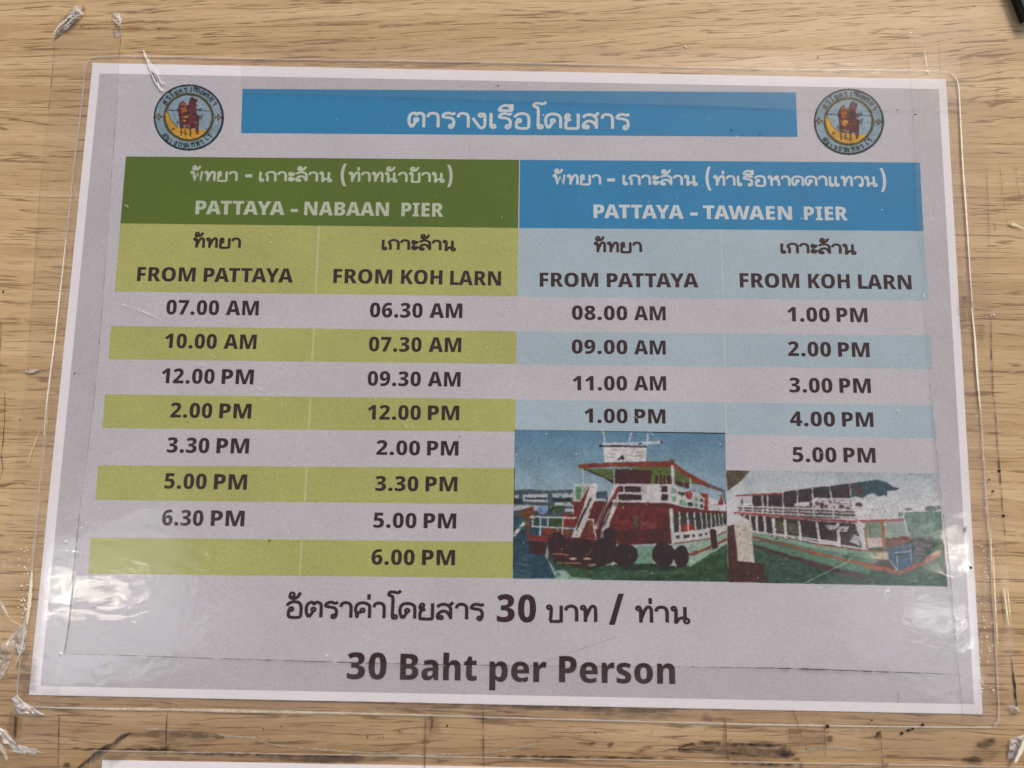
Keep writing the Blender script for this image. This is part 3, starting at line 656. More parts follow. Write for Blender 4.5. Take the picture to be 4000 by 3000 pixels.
lettering(bands[0], [('ทัทยา', (753, 970.6), (942, 971.6), 41), ('เกาะลัาน', (1490.5, 978), (1782, 982), 42)], DARK, Z2, pen=22)
lettering(bands[0], [('FROM', (536, 1099), (764, 1101), 55), ('PATTAYA', (795.7, 1102), (1145, 1105), 55),
                     ('FROM', (1302, 1107), (1532, 1110), 56), ('KOH', (1566, 1110), (1728, 1113), 56), ('LARN', (1758, 1114), (1957, 1117), 56)], DARK, Z2)
lettering(bands[5], [('ทัทยา', (2319, 988), (2508, 989), 42), ('เกาะลัาน', (3047, 991.7), (3345, 995.8), 41)], DARK, Z2, pen=22)
lettering(bands[5], [('FROM', (2108, 1121), (2337, 1122), 55), ('PATTAYA', (2370, 1123), (2728, 1124), 55),
                     ('FROM', (2889, 1124), (3122, 1126), 56), ('KOH', (3156, 1127), (3319, 1128), 56), ('LARN', (3351, 1129), (3560, 1132), 56)], DARK, Z2)

TIMES = [('07.00 AM', (650, 1229), (1011, 1233), 57), ('10.00 AM', (644, 1360), (1002, 1365), 57), ('12.00 PM', (631, 1497), (991, 1502), 58),
         ('2.00 PM', (666, 1631), (982, 1635.6), 58), ('3.30 PM', (653, 1767.6), (973, 1772), 59), ('5.00 PM', (643, 1908), (965, 1913), 60),
         ('6.30 PM', (633, 2051.5), (955, 2056), 61),
         ('06.30 AM', (1445, 1240), (1806, 1243.5), 57), ('07.30 AM', (1441, 1373), (1802, 1376.6), 57), ('09.30 AM', (1436, 1507), (1799, 1511), 57),
         ('12.00 PM', (1436, 1639), (1794, 1642), 57), ('2.00 PM', (1470, 1776.7), (1791, 1780), 57), ('3.30 PM', (1466, 1917), (1787, 1920), 58),
         ('5.00 PM', (1459, 2060.6), (1782, 2064.5), 59), ('6.00 PM', (1451, 2205), (1777.6, 2208), 60),
         ('08.00 AM', (2233.7, 1249.5), (2600, 1252.7), 55), ('09.00 AM', (2233, 1381.6), (2600, 1386), 55), ('11.00 AM', (2237, 1525), (2602, 1526), 56),
         ('1.00 PM', (2282, 1651.5), (2599, 1655), 56),
         ('1.00 PM', (3074.6, 1256), (3388, 1260), 56), ('2.00 PM', (3077, 1391), (3395.6, 1396), 57), ('3.00 PM', (3083, 1533), (3401, 1536), 57),
         ('4.00 PM', (3085, 1664), (3411, 1668), 57), ('5.00 PM', (3095.5, 1804), (3419.4, 1808), 58)]
for t in TIMES:
    k = t[0].replace(' ', ' ')
    head, tail = t[0].split(' ')
    # split so that the gap of the word space follows the print
    (xl, yl), (xr, yr) = t[1], t[2]
    wt = (128 if tail == 'AM' else 123) * t[3] / 57.0
    xm = xr - wt
    gap = 27 * t[3] / 57.0
    f = (xm - xl) / (xr - xl)
    ym = yl + (yr - yl) * f
    par = notice
    for b_, q in zip(bands, GB + BB):
        if q[0][1] - 5 < yl < q[3][1] + 25 and q[3][0] < xl < q[1][0]: par = b_
    lettering(par, [(head, (xl, yl), (xm - gap, ym), t[3]), (tail, (xm, ym), (xr, yr), t[3])], DARK, Z2)

lettering(notice, [('อัตราค่าโดยสาร', (1114, 2413), (1893, 2423.6), 67), ('30', (1940, 2428), (2093.7, 2430), 107), ('บาท', (2131.7, 2430), (2333.7, 2432), 68),
                   ('/', (2378, 2440), (2439, 2440), 122), ('ท่าน', (2480, 2434), (2697, 2436), 68)], DARK, Z2, pen=19)
lettering(notice, [('30', (1355, 2651), (1509.5, 2653), 104), ('Baht', (1562, 2654), (1862, 2658), 102), ('per', (1911, 2661), (2134, 2664), 102),
                   ('Person', (2183, 2664), (2637, 2671), 103)], DARK, Z2)


# ------------------------------------------------------------------ printed pictures
import numpy as np
NR = np.random.RandomState(5)


def vnoise(h, w, cell):
    """smooth value noise in -1..1 on an h x w grid"""
    gh, gw = int(h / cell) + 3, int(w / cell) + 3
    g = NR.uniform(-1, 1, (gh, gw))
    y, x = np.arange(h) / cell, np.arange(w) / cell
    yi, xi = y.astype(int), x.astype(int)
    fy, fx = (y - yi)[:, None], (x - xi)[None, :]
    fy, fx = fy * fy * (3 - 2 * fy), fx * fx * (3 - 2 * fx)
    a, b_ = g[yi][:, xi], g[yi][:, xi + 1]
    c, d_ = g[yi + 1][:, xi], g[yi + 1][:, xi + 1]
    return (a * (1 - fx) + b_ * fx) * (1 - fy) + (c * (1 - fx) + d_ * fx) * fy


class Print:
    """a coarse colour print: ink laid on a fine grid of paper points, soft-edged like the real one"""

    def __init__(s, quad, ox, oy, sc, nx, ny, warp=2.5, dx=0, dy=0):
        s.nx, s.ny = nx, ny
        t, v = np.meshgrid(np.linspace(0, 1, nx), np.linspace(0, 1, ny))
        q = [np.array(p, float) for p in quad]
        P = ((1 - t)[..., None] * q[0] + t[..., None] * q[1]) * (1 - v)[..., None] + ((1 - t)[..., None] * q[3] + t[..., None] * q[2]) * v[..., None]
        s.P = P
        s.X0 = (P[..., 0] - ox) * sc - dx
        s.Y0 = (P[..., 1] - oy) * sc - dy
        s.X = s.X0 + warp * (vnoise(ny, nx, 4) + vnoise(ny, nx, 9))
        s.Y = s.Y0 + warp * (vnoise(ny, nx, 4) + vnoise(ny, nx, 9))
        s.C = np.ones((ny, nx, 3)) * 150.0

    def lay(s, m, rgb, k=1.0, shade=7):
        n = vnoise(s.ny, s.nx, 6)[..., None] * shade + vnoise(s.ny, s.nx, 2.2)[..., None] * shade * 0.7
        s.C = np.where(m[..., None], s.C * (1 - k) + (np.array(rgb, float) + n) * k, s.C)

    def grad(s, top, bottom, y0, y1):
        f = np.clip((s.Y0 - y0) / (y1 - y0), 0, 1)[..., None]
        s.C = np.array(top) * (1 - f) + np.array(bottom) * f

    def polys(s, name, rgb, lst, k=1.0):
        for q in lst:
            m = np.zeros(s.X.shape, bool)
            for (x0, y0), (x1, y1) in zip(q, list(q[1:]) + [q[0]]):
                if y0 == y1: continue
                c = ((y0 > s.Y) != (y1 > s.Y)) & (s.X < (x1 - x0) * (s.Y - y0) / (y1 - y0) + x0)
                m ^= c
            s.lay(m, rgb, k, 11)

    def lines(s, name, rgb, lst, w):
        for q in lst:
            ww = w
            if isinstance(q[-1], (int, float)): ww = q[-1]; q = q[:-1]
            m = np.zeros(s.X.shape, bool)
            for (x0, y0), (x1, y1) in zip(q, q[1:]):
                L = (x1 - x0) ** 2 + (y1 - y0) ** 2
                t = np.clip(((s.X - x0) * (x1 - x0) + (s.Y - y0) * (y1 - y0)) / max(L, 1e-6), 0, 1)
                m |= (s.X - x0 - t * (x1 - x0)) ** 2 + (s.Y - y0 - t * (y1 - y0)) ** 2 < (ww / 2) ** 2
            s.lay(m, rgb)

    def blobs(s, name, rgb, lst, n=14, rag=0.14):
        w = vnoise(s.ny, s.nx, 5) * rag * 1.4
        for cx, cy, rx, ry in lst:
            s.lay(((s.X - cx) / rx) ** 2 + ((s.Y - cy) / ry) ** 2 < 1 + w, rgb)

    def dabs(s, name, box, n, cols, size, asp=1.0):
        for i in range(n):
            x, y = random.uniform(box[0], box[2]), random.uniform(box[1], box[3])
            w, h = random.uniform(0.5, 1.6) * size * asp, random.uniform(0.3, 1.1) * size
            s.lay(((s.X - x) / w) ** 2 + ((s.Y - y) / h) ** 2 < 1, cols[i % len(cols)], 0.75)

    def finish(s, name, z, parent, blur=2, mask=None, label=None, contrast=1.0):
        C = s.C
        for _ in range(blur):
            p = np.pad(C, ((1, 1), (1, 1), (0, 0)), 'edge')
            C = (p[1:-1, 1:-1] * 2 + p[:-2, 1:-1] + p[2:, 1:-1] + p[1:-1, :-2] + p[1:-1, 2:]) / 6
        C = C * (1 + 0.07 * vnoise(s.ny, s.nx, 3)[..., None] + 0.05 * NR.uniform(-1, 1, C.shape[:2])[..., None] + 0.06 * vnoise(s.ny, s.nx, 22)[..., None])
        C = np.clip(C * 0.97 - 3, 3, 245) / 255
        C = np.where(C <= 0.04045, C / 12.92, ((C + 0.055) / 1.055) ** 2.4)
        C = np.clip(C * GAIN - VEIL, 0.004, 1)
        keep = np.ones((s.ny - 1, s.nx - 1), bool) if mask is None else mask[:-1, :-1]
        V = []
        for j in range(s.ny):
            for i in range(s.nx):
                p = B(s.P[j, i, 0], s.P[j, i, 1]); V.append((p.x, p.y, z))
        F = [(k + s.nx, k + s.nx + 1, k + 1, k) for j in range(s.ny - 1) for i in range(s.nx - 1) if keep[j, i] for k in (j * s.nx + i,)]
        o = mesh_obj(name, V, F, M_PRINT, parent)
        at = o.data.color_attributes.new('ink', 'FLOAT_COLOR', 'POINT')
        at.data.foreach_set('color', np.concatenate([C, np.ones(C.shape[:2] + (1,))], 2).astype(np.float32).ravel())
        if mask is not None:
            bm = bmesh.new(); bm.from_mesh(o.data)
            bmesh.ops.delete(bm, geom=[v for v in bm.verts if not v.link_faces], context='VERTS')
            bm.to_mesh(o.data); bm.free()
        if label: tag(o, label)
        return o


M_PRINT, _n, _l, _p = nt('colour_print')
_a = _n.new('ShaderNodeAttribute'); _a.attribute_name = 'ink'
_l.new(_a.outputs['Color'], _p.inputs['Base Color'])
_p.inputs['Roughness'].default_value = 0.75
_p.inputs['Specular IOR Level'].default_value = 0.15


A = Print([(2010.5, 1678), (2831, 1690.7), (2844, 2273), (2002, 2260)], 2000, 1600, 2.37, 400, 285)
A.grad((90, 130, 156), (166, 182, 188), 190, 950)
A.polys('printed_sea', (46, 74, 88), [[(10, 985), (600, 975), (640, 1300), (640, 1560), (5, 1563)]])
A.polys('printed_sea', (52, 78, 52), [[(1985, 1180), (2003, 1592), (900, 1580), (1300, 1500), (1700, 1420)]])
A.polys('distant_boats', (70, 84, 92), [[(18, 745), (130, 738), (320, 750), (560, 738), (560, 975), (12, 985)], [(780, 760), (880, 755), (880, 830), (780, 820)]])
A.polys('distant_boats', (172, 180, 184), [[(100, 785), (330, 780), (335, 860), (100, 850)], [(370, 775), (560, 770), (560, 815), (380, 812)], [(15, 880), (330, 890), (330, 935), (12, 930)],
                                           [(400, 860), (560, 858), (565, 890), (400, 890)], [(400, 915), (575, 915), (575, 945), (400, 945)], [(15, 790), (60, 790), (60, 815), (15, 815)]])
A.polys('distant_boats', (36, 44, 50), [[(120, 815), (325, 815), (325, 832), (120, 834)], [(370, 822), (550, 818), (550, 850), (380, 850)], [(18, 825), (90, 825), (90, 870), (15, 870)]])
A.blobs('distant_boats', (120, 150, 185), [(285, 925, 45, 42)])
A.polys('printed_roof', (88, 104, 54), [[(635, 545), (950, 548), (1290, 525), (1500, 528), (1700, 640), (1820, 700), (1640, 690), (1560, 672), (1500, 690), (940, 690), (880, 645)]])
A.polys('printed_roof', (60, 42, 36), [[(640, 545), (720, 560), (890, 640), (960, 660), (940, 690), (860, 640)]])
A.polys('upper_saloon', (72, 32, 34), [[(950, 556), (1285, 560), (1285, 690), (945, 690)], [(1325, 600), (1475, 610), (1475, 690), (1320, 690)], [(1510, 660), (1640, 680), (1640, 730), (1520, 700)]])
A.lines('upper_saloon', (110, 124, 70), [[(1355, 590), (1357, 690)], [(1390, 590), (1392, 690)], [(1425, 600), (1428, 690)]], 12)
A.polys('printed_roof_edge', (122, 60, 46), [[(610, 505), (940, 488), (1450, 478), (1470, 462), (1500, 465), (1502, 500), (1640, 590), (1830, 690), (1960, 742), (1955, 765), (1700, 682), (1490, 536), (950, 528), (640, 545), (612, 538)]])
A.lines('printed_roof_edge', (64, 90, 110), [[(1800, 690), (1955, 748), (1985, 950)]], 14)
A.polys('hull_upper', (102, 42, 38), [[(570, 845), (980, 850), (1460, 868), (1600, 905), (1985, 945), (1985, 975), (1480, 965), (1480, 1235), (780, 1230), (580, 1180)]])
A.polys('upper_rail', (190, 188, 190), [[(965, 685), (1480, 690), (1545, 722), (1800, 800), (1982, 880), (1982, 940), (1820, 935), (1600, 898), (1440, 865), (975, 856)],
                                        [(568, 690), (772, 688), (770, 850), (570, 848)]])
A.polys('cabin_window', (62, 34, 38), [[(985, 706), (1025, 707), (1025, 762), (985, 762)], [(1040, 709), (1190, 712), (1190, 764), (1040, 762)], [(985, 782), (1195, 786), (1195, 838), (985, 836)],
                                       [(1380, 706), (1438, 706), (1438, 762), (1380, 762)], [(1380, 780), (1440, 782), (1440, 842), (1380, 840)]])
A.polys('cabin_window', (112, 150, 120), [[(1475, 730), (1520, 735), (1520, 775), (1475, 770)], [(1480, 800), (1520, 805), (1520, 855), (1485, 850)], [(1545, 830), (1610, 850), (1610, 895), (1550, 880)],
                                          [(1690, 810), (1720, 815), (1720, 850), (1690, 845)], [(1690, 865), (1720, 870), (1720, 905), (1690, 900)]])
A.polys('cabin_window', (48, 62, 48), [[(1535, 755), (1600, 765), (1600, 795), (1540, 790)], [(1625, 855), (1670, 862), (1670, 895), (1625, 890)], [(1740, 820), (1765, 828), (1765, 860), (1740, 850)], [(1740, 875), (1765, 880), (1765, 915), (1740, 905)]])
A.polys('red_flag', (134, 50, 48), [[(1600, 760), (1650, 750), (1672, 790), (1650, 835), (1615, 815)], [(1740, 770), (1815, 780), (1815, 840), (1760, 810)], [(1900, 880), (1945, 765), (1952, 885)], [(1780, 830), (1812, 835), (1812, 938), (1775, 930)]])
A.polys('banner_on_roof', (198, 194, 196), [[(845, 322), (1245, 332), (1240, 478), (850, 485)]])
A.polys('banner_on_roof', (58, 54, 60), [[(835, 325), (1245, 336), (1245, 350), (835, 345)], [(970, 465), (1000, 430), (1030, 418), (1042, 462), (1015, 468), (1005, 450), (985, 468)], [(802, 328), (835, 322), (838, 345), (812, 350)]])
A.lines('banner_on_roof', (120, 116, 122), [[(930, 372), (1060, 378), 6], [(900, 405), (960, 412), 6], [(1060, 425), (1200, 430), 6], [(880, 440), (950, 442), 5], [(1130, 395), (1200, 398), 5]], 6)
A.lines('mast', (186, 196, 204), [[(1105, 202), (1082, 312), 16], [(1255, 222), (1252, 325), 16], [(850, 215), (855, 322), 12], [(845, 318), (1100, 316), (1390, 302), 22]], 14)
A.blobs('mast', (70, 72, 80), [(1185, 316, 20, 9), (1382, 303, 14, 14)])
A.blobs('mast', (176, 170, 60), [(843, 207, 16, 14)])
A.lines('roof_post', (196, 196, 196), [[(1482, 530), (1488, 695), 28], [(944, 560), (944, 695), 10], [(654, 550), (658, 690), 11], [(1650, 640), (1652, 720), 10], [(1585, 660), (1587, 720), 7]], 10)
A.polys('stair_panel', (96, 140, 100), [[(585, 712), (640, 712), (638, 835), (590, 832)]])
A.polys('stair_panel', (150, 160, 150), [[(655, 715), (720, 712), (680, 790), (655, 790)]])
A.lines('stair', (114, 50, 44), [[(745, 700), (665, 830), (590, 980), 40], [(975, 735), (940, 800), (930, 850), 50], [(560, 860), (700, 900), 30]], 40)
A.lines('stair', (192, 190, 188), [[(755, 720), (700, 900), (640, 1060), (585, 1180), 78], [(955, 860), (880, 1020), (845, 1180), 62], [(960, 710), (860, 900), (780, 1090), 30]], 40)
A.lines('stair', (60, 48, 46), [[(728, 820), (690, 910), 18], [(680, 920), (610, 1070), 22], [(640, 1010), (596, 1110), 14], [(925, 860), (905, 910), 18], [(900, 960), (850, 1060), 10], [(885, 820), (800, 1060), 9]], 12)
A.polys('lower_deck', (124, 50, 44), [[(460, 962), (580, 960), (580, 1085), (470, 1085)], [(145, 1165), (780, 1188), (772, 1240), (150, 1212)], [(290, 1095), (380, 1095), (380, 1160), (290, 1160)]])
A.polys('lower_deck', (52, 74, 48), [[(205, 1000), (243, 1002), (243, 1082), (205, 1080)], [(352, 1006), (462, 1010), (462, 1085), (352, 1082)], [(340, 885), (490, 890), (485, 955), (335, 950)]])
A.polys('lower_deck', (104, 66, 36), [[(80, 930), (200, 890), (210, 960), (165, 1000), (165, 1150), (125, 1150), (130, 1000), (60, 990)], [(390, 1100), (560, 1110), (560, 1170), (390, 1160)], [(700, 1010), (760, 1020), (770, 1150), (700, 1140)]])
A.polys('lower_deck', (92, 36, 34), [[(940, 1090), (1470, 1095), (1475, 1240), (940, 1245)], [(1340, 945), (1470, 950), (1470, 1100), (1340, 1100)]])
A.polys('lower_deck', (140, 56, 34), [[(1160, 1105), (1222, 1100), (1225, 1240), (1160, 1240)], [(1395, 1130), (1470, 1120), (1475, 1215), (1395, 1210)]])
A.polys('lower_deck', (74, 84, 62), [[(1125, 1000), (1150, 970), (1172, 1010), (1165, 1090), (1125, 1090)]])
A.polys('lower_deck', (120, 66, 60), [[(1190, 1030), (1320, 1040), (1320, 1100), (1190, 1100)]])
A.lines('lower_rail', (194, 192, 190), [[(170, 990), (400, 998), (590, 1002), 16], [(180, 1080), (580, 1102), 12], [(190, 990), (192, 1080), 11], [(262, 990), (262, 1160), 14], [(330, 995), (330, 1085), 10], [(470, 1000), (468, 1160), 11], [(748, 1012), (775, 1200), 12], [(690, 1015), (750, 1016), 10], [(20, 1160), (110, 1050), 30]], 11)
A.polys('saloon_opening', (58, 58, 52), [[(1490, 955), (1985, 965), (1985, 1090), (1500, 1150)]])
A.polys('saloon_opening', (134, 52, 46), [[(1560, 1060), (1680, 1050), (1690, 1120), (1570, 1130)]])
A.lines('saloon_post', (194, 194, 190), [[(1470, 930), (1488, 1220), 34], [(1546, 950), (1556, 1165), 15], [(1622, 955), (1634, 1150), 13], [(1686, 955), (1702, 1140), 13], [(1745, 958), (1762, 1135), 12], [(1793, 960), (1808, 1125), 11], [(1835, 960), (1848, 1115), 10], [(1875, 962), (1888, 1110), 9], [(1912, 962), (1922, 1100), 9], [(1945, 962), (1952, 1095), 8]], 12)
A.polys('white_strake', (192, 190, 188), [[(1480, 1140), (1700, 1115), (1985, 1065), (1985, 1125), (1840, 1175), (1500, 1228)]])
A.polys('white_strake', (74, 60, 60), [[(1515, 1165), (1550, 1162), (1550, 1192), (1518, 1195)], [(1585, 1160), (1640, 1155), (1640, 1185), (1590, 1190)], [(1665, 1155), (1690, 1152), (1690, 1178), (1668, 1180)], [(1725, 1148), (1760, 1143), (1760, 1168), (1728, 1172)], [(1785, 1140), (1805, 1137), (1805, 1160), (1788, 1163)]])
A.polys('hull_lower', (150, 172, 158), [[(215, 1242), (330, 1240), (335, 1400), (400, 1480), (655, 1500), (660, 1572), (405, 1568), (340, 1420), (300, 1330), (225, 1290)],
                                        [(1480, 1245), (1840, 1200), (1985, 1135), (1985, 1240), (1640, 1455), (1590, 1330)]])
A.polys('hull_lower', (112, 150, 128), [[(1150, 1262), (1305, 1258), (1300, 1430), (1110, 1440)]])
A.polys('hull_lower', (60, 90, 64), [[(330, 1390), (700, 1440), (1110, 1435), (1640, 1455), (1985, 1245), (1985, 1300), (1700, 1440), (1450, 1520), (1000, 1575), (840, 1578), (655, 1560), (560, 1550), (480, 1480), (400, 1440)]])
A.polys('hull_lower', (48, 60, 46), [[(940, 1430), (1300, 1425), (1560, 1450), (1500, 1490), (1000, 1480)], [(1050, 1570), (1500, 1545), (1640, 1470), (1560, 1560), (1300, 1584)]])
A.lines('rubbing_strake', (134, 66, 46), [[(1630, 1345), (1800, 1290), (1980, 1200), 22], [(1500, 1240), (1840, 1195), (1985, 1125), 10], [(950, 1240), (1300, 1240), 14]], 20)
A.polys('rudder_frame', (66, 34, 32), [[(150, 1215), (330, 1235), (310, 1340), (240, 1345), (175, 1330)], [(330, 1180), (780, 1210), (900, 1300), (860, 1440), (700, 1490), (540, 1440), (400, 1400), (340, 1300)]])
A.lines('rudder_frame', (176, 130, 96), [[(370, 1330), (520, 1345), 10], [(420, 1420), (640, 1422), 9], [(690, 1340), (745, 1290), 9]], 9)
A.blobs('rudder_frame', (196, 176, 160), [(560, 1380, 38, 12), (690, 1378, 36, 11), (740, 1440, 40, 14)])
A.blobs('tyre_fender', (54, 26, 28), [(420, 1225, 78, 90), (640, 1265, 100, 80), (860, 1310, 112, 122), (1045, 1345, 120, 105), (1400, 1340, 108, 108), (1565, 1360, 70, 102), (905, 1150, 60, 60)], 18, 0.06)
A.lines('mooring_post', (60, 34, 34), [[(1858, 1130), (1872, 1260), 58]], 58)

A.dabs('print_detail', (940, 960, 1440, 1230), 90, [(84, 34, 32), (104, 44, 38), (60, 32, 30), (128, 70, 52)], 11)
A.dabs('print_detail', (340, 1170, 920, 1450), 90, [(44, 22, 24), (74, 34, 32), (96, 60, 48), (56, 40, 34)], 12)
A.dabs('print_detail', (160, 890, 760, 1160), 60, [(120, 50, 44), (60, 60, 48), (160, 156, 150), (76, 50, 40)], 8)
A.dabs('print_detail', (20, 750, 555, 970), 60, [(150, 160, 168), (48, 56, 62), (88, 100, 108)], 8)
A.dabs('print_detail', (1490, 980, 1960, 1100), 60, [(50, 56, 46), (104, 52, 46), (80, 96, 74), (40, 34, 34)], 7)
A.dabs('print_detail', (400, 1470, 1500, 1560), 50, [(52, 80, 58), (70, 104, 76), (44, 60, 48)], 12)
A.polys('', (50, 24, 26), [[(780, 1120), (1470, 1100), (1475, 1240), (780, 1250)]], 0.45)
A.polys('', (60, 28, 28), [[(940, 858), (1480, 875), (1480, 905), (945, 895)], [(780, 850), (940, 860), (860, 1080), (780, 1150)]], 0.45)
A.polys('', (40, 60, 46), [[(340, 1430), (1100, 1440), (1640, 1460), (1300, 1510), (800, 1500)]], 0.5)
A.dabs('', (20, 1010, 150, 1540), 40, [(60, 88, 100), (38, 58, 72), (80, 104, 112)], 9, 3.0)
A.dabs('', (700, 1480, 1980, 1585), 70, [(70, 104, 72), (40, 62, 46), (92, 124, 92), (54, 44, 42)], 7, 3.5)
A.dabs('', (1640, 1280, 1990, 1470), 30, [(72, 104, 72), (44, 68, 48)], 8, 2.5)
A.dabs('', (970, 690, 1970, 930), 60, [(150, 160, 150), (210, 206, 204), (110, 70, 64), (90, 130, 96)], 7)
A.dabs('', (950, 560, 1480, 690), 40, [(50, 26, 28), (96, 50, 42), (60, 60, 40)], 10)
A.finish('ferry_picture', Z1, notice, label='printed picture of a red and white double deck ferry seen from astern')

C2 = Print([(2834, 1836), (3661, 1849), (3700, 2291.6), (2843, 2274)], 2800, 1600, 2.328, 400, 215)
C2.grad((168, 180, 186), (200, 200, 204), 560, 900)
C2.polys('printed_sea', (112, 136, 124), [[(1640, 935), (2042, 925), (2075, 1200), (1700, 1180)]])
C2.polys('printed_sea', (60, 84, 70), [[(1000, 1150), (2072, 1180), (2094, 1608), (100, 1570), (100, 1200)]])
C2.polys('printed_sea', (68, 94, 76), [[(1640, 1480), (2094, 1380), (2094, 1500), (1700, 1580)]])
C2.blobs('distant_shore', (118, 124, 130), [(1945, 900, 60, 26), (1740, 905, 40, 12), (2010, 895, 28, 20)])
C2.polys('awning_corner', (88, 78, 62), [[(82, 550), (297, 556), (230, 640), (92, 742)]])
C2.polys('upper_deck', (62, 50, 52), [[(320, 785), (590, 757), (640, 740), (850, 712), (1250, 667), (1255, 790), (1200, 805), (880, 802), (850, 835), (700, 850), (700, 880), (320, 885)]])
C2.polys('upper_deck', (84, 76, 76), [[(190, 880), (320, 870), (800, 880), (1250, 905), (1255, 990), (850, 985), (190, 925)]])
C2.polys('upper_deck', (188, 182, 188), [[(860, 835), (1000, 810), (1200, 808), (1235, 905), (860, 905)], [(190, 795), (320, 790), (300, 850), (210, 850)]])
C2.blobs('passengers', (84, 58, 58), [(850, 860, 18, 24), (905, 855, 20, 18), (950, 870, 22, 26), (1030, 840, 12, 14), (990, 880, 14, 18), (1290, 865, 34, 20), (1130, 880, 30, 14), (820, 890, 16, 16), (1190, 895, 20, 10), (225, 840, 8, 28), (210, 885, 22, 14), (1050, 885, 18, 16)])
C2.polys('awning', (62, 82, 92), [[(1205, 672), (1400, 642), (1455, 638), (1530, 655), (1600, 700), (1655, 718), (1640, 730), (1545, 738), (1545, 788), (1515, 775), (1470, 790), (1415, 760), (1360, 775), (1330, 802), (1225, 790), (1235, 730)]])
C2.polys('awning', (84, 66, 62), [[(1210, 675), (1250, 668), (1225, 780), (1212, 720)], [(1250, 700), (1310, 690), (1320, 760), (1260, 785)]])
C2.lines('roof_edge', (146, 72, 70), [[(172, 783), (400, 772), (585, 762), 16]], 14)
C2.lines('deck_rail', (196, 194, 194), [[(185, 880), (850, 900), (1250, 918), (1690, 915), 13], [(185, 905), (850, 928), (1250, 945), 9], [(190, 925), (850, 960), (1250, 980), (1300, 985), (1695, 978), 12],
                                       [(232, 860), (236, 930), 10], [(322, 870), (325, 940), 10], [(410, 785), (416, 945), 12], [(457, 785), (460, 945), 12], [(505, 880), (508, 955), 10], [(595, 760), (600, 962), 9], [(728, 735), (735, 970), 12], [(862, 705), (885, 978), 12], [(1025, 690), (1058, 982), 13], [(1200, 672), (1235, 905), 10], [(1275, 900), (1285, 985), 48], [(1405, 915), (1408, 975), 18], [(1515, 915), (1518, 972), 14], [(1595, 915), (1598, 972), 12], [(1690, 912), (1696, 980), 14]], 10)
C2.lines('red_rail', (148, 76, 76), [[(160, 938), (500, 962), (850, 995), (1250, 1018), (1695, 1000), 22]], 22)
C2.polys('lower_deck', (62, 50, 48), [[(200, 955), (500, 975), (850, 1010), (1250, 1035), (1330, 1265), (900, 1225), (330, 1112), (310, 1020)]])
C2.polys('lower_deck', (88, 90, 74), [[(530, 1020), (600, 1020), (610, 1110), (540, 1100)], [(640, 1030), (730, 1035), (740, 1130), (650, 1120)]])
C2.polys('lower_deck', (172, 172, 176), [[(970, 1045), (1090, 1050), (1080, 1090), (1020, 1090)], [(1110, 1060), (1200, 1060), (1180, 1110), (1120, 1110)], [(1240, 1140), (1290, 1150), (1300, 1240), (1200, 1200)], [(930, 1180), (1110, 1210), (1110, 1235), (930, 1210)]])
C2.lines('deck_post', (200, 198, 198), [[(185, 950), (190, 1030), 22], [(245, 955), (250, 1030), 12], [(297, 960), (300, 1020), 16], [(358, 970), (365, 1105), 22], [(428, 975), (440, 1120), 20], [(508, 1000), (525, 1140), 30], [(615, 1010), (628, 1160), 26], [(745, 1020), (762, 1185), 22], [(905, 1030), (930, 1215), 22], [(1095, 1040), (1112, 1240), 26], [(1285, 1035), (1345, 1275), 46], [(330, 1105), (900, 1205), (1330, 1262), 16], [(530, 1130), (780, 1165), (1100, 1205), 14]], 20)
C2.polys('wheelhouse', (122, 140, 118), [[(1335, 1025), (1500, 1015), (1502, 1170), (1360, 1165)]])
C2.polys('wheelhouse', (146, 160, 150), [[(1530, 1015), (1705, 1010), (1745, 1150), (1540, 1170)]])
C2.polys('wheelhouse', (190, 172, 172), [[(1350, 1165), (1502, 1160), (1512, 1250), (1372, 1258)]])
C2.lines('wheelhouse', (150, 102, 66), [[(1505, 1015), (1520, 1255), 34], [(1340, 1080), (1360, 1250), 14], [(1385, 1030), (1388, 1130), 8]], 20)
C2.lines('wheelhouse', (190, 198, 196), [[(1700, 1000), (1745, 1150), 12]], 12)
C2.blobs('deck_cargo', (112, 66, 58), [(1620, 1205, 80, 40), (1700, 1180, 60, 30)])
C2.polys('hull', (128, 158, 138), [[(320, 1112), (900, 1225), (1335, 1275), (1560, 1292), (1560, 1425), (1250, 1375), (900, 1300), (600, 1225), (325, 1160)]])
C2.polys('hull', (92, 126, 104), [[(325, 1175), (600, 1240), (900, 1320), (1250, 1395), (1400, 1425), (1380, 1490), (1100, 1440), (800, 1355), (500, 1270), (330, 1215)]])
C2.polys('hull', (186, 176, 152), [[(1390, 1320), (1545, 1290), (1560, 1370), (1400, 1400)]])
C2.polys('hull', (84, 52, 50), [[(1400, 1410), (1480, 1370), (1560, 1365), (1620, 1450), (1500, 1440)], [(330, 1228), (700, 1330), (1100, 1450), (1400, 1510), (1340, 1545), (1000, 1460), (600, 1330), (330, 1250)]])
C2.lines('hull_stripe', (158, 88, 66), [[(322, 1158), (600, 1222), (900, 1305), (1250, 1385), (1500, 1440), (1660, 1475), 24], [(1560, 1290), (1440, 1290), (1200, 1265), (900, 1225), 12]], 24)
C2.lines('hull_stripe', (156, 90, 70), [[(1650, 1480), (1850, 1400), (2005, 1305), 42], [(1340, 1420), (1500, 1455), (1650, 1485), 26]], 42)
C2.polys('blue_tarpaulin', (66, 90, 114), [[(1545, 1272), (1650, 1235), (1755, 1212), (1785, 1410), (1645, 1470), (1590, 1400)]])
C2.lines('blue_tarpaulin', (176, 190, 200), [[(1612, 1300), (1750, 1285), 9], [(1632, 1315), (1640, 1460), 8], [(1570, 1370), (1640, 1465), 8], [(1755, 1225), (1770, 1400), 7]], 8)
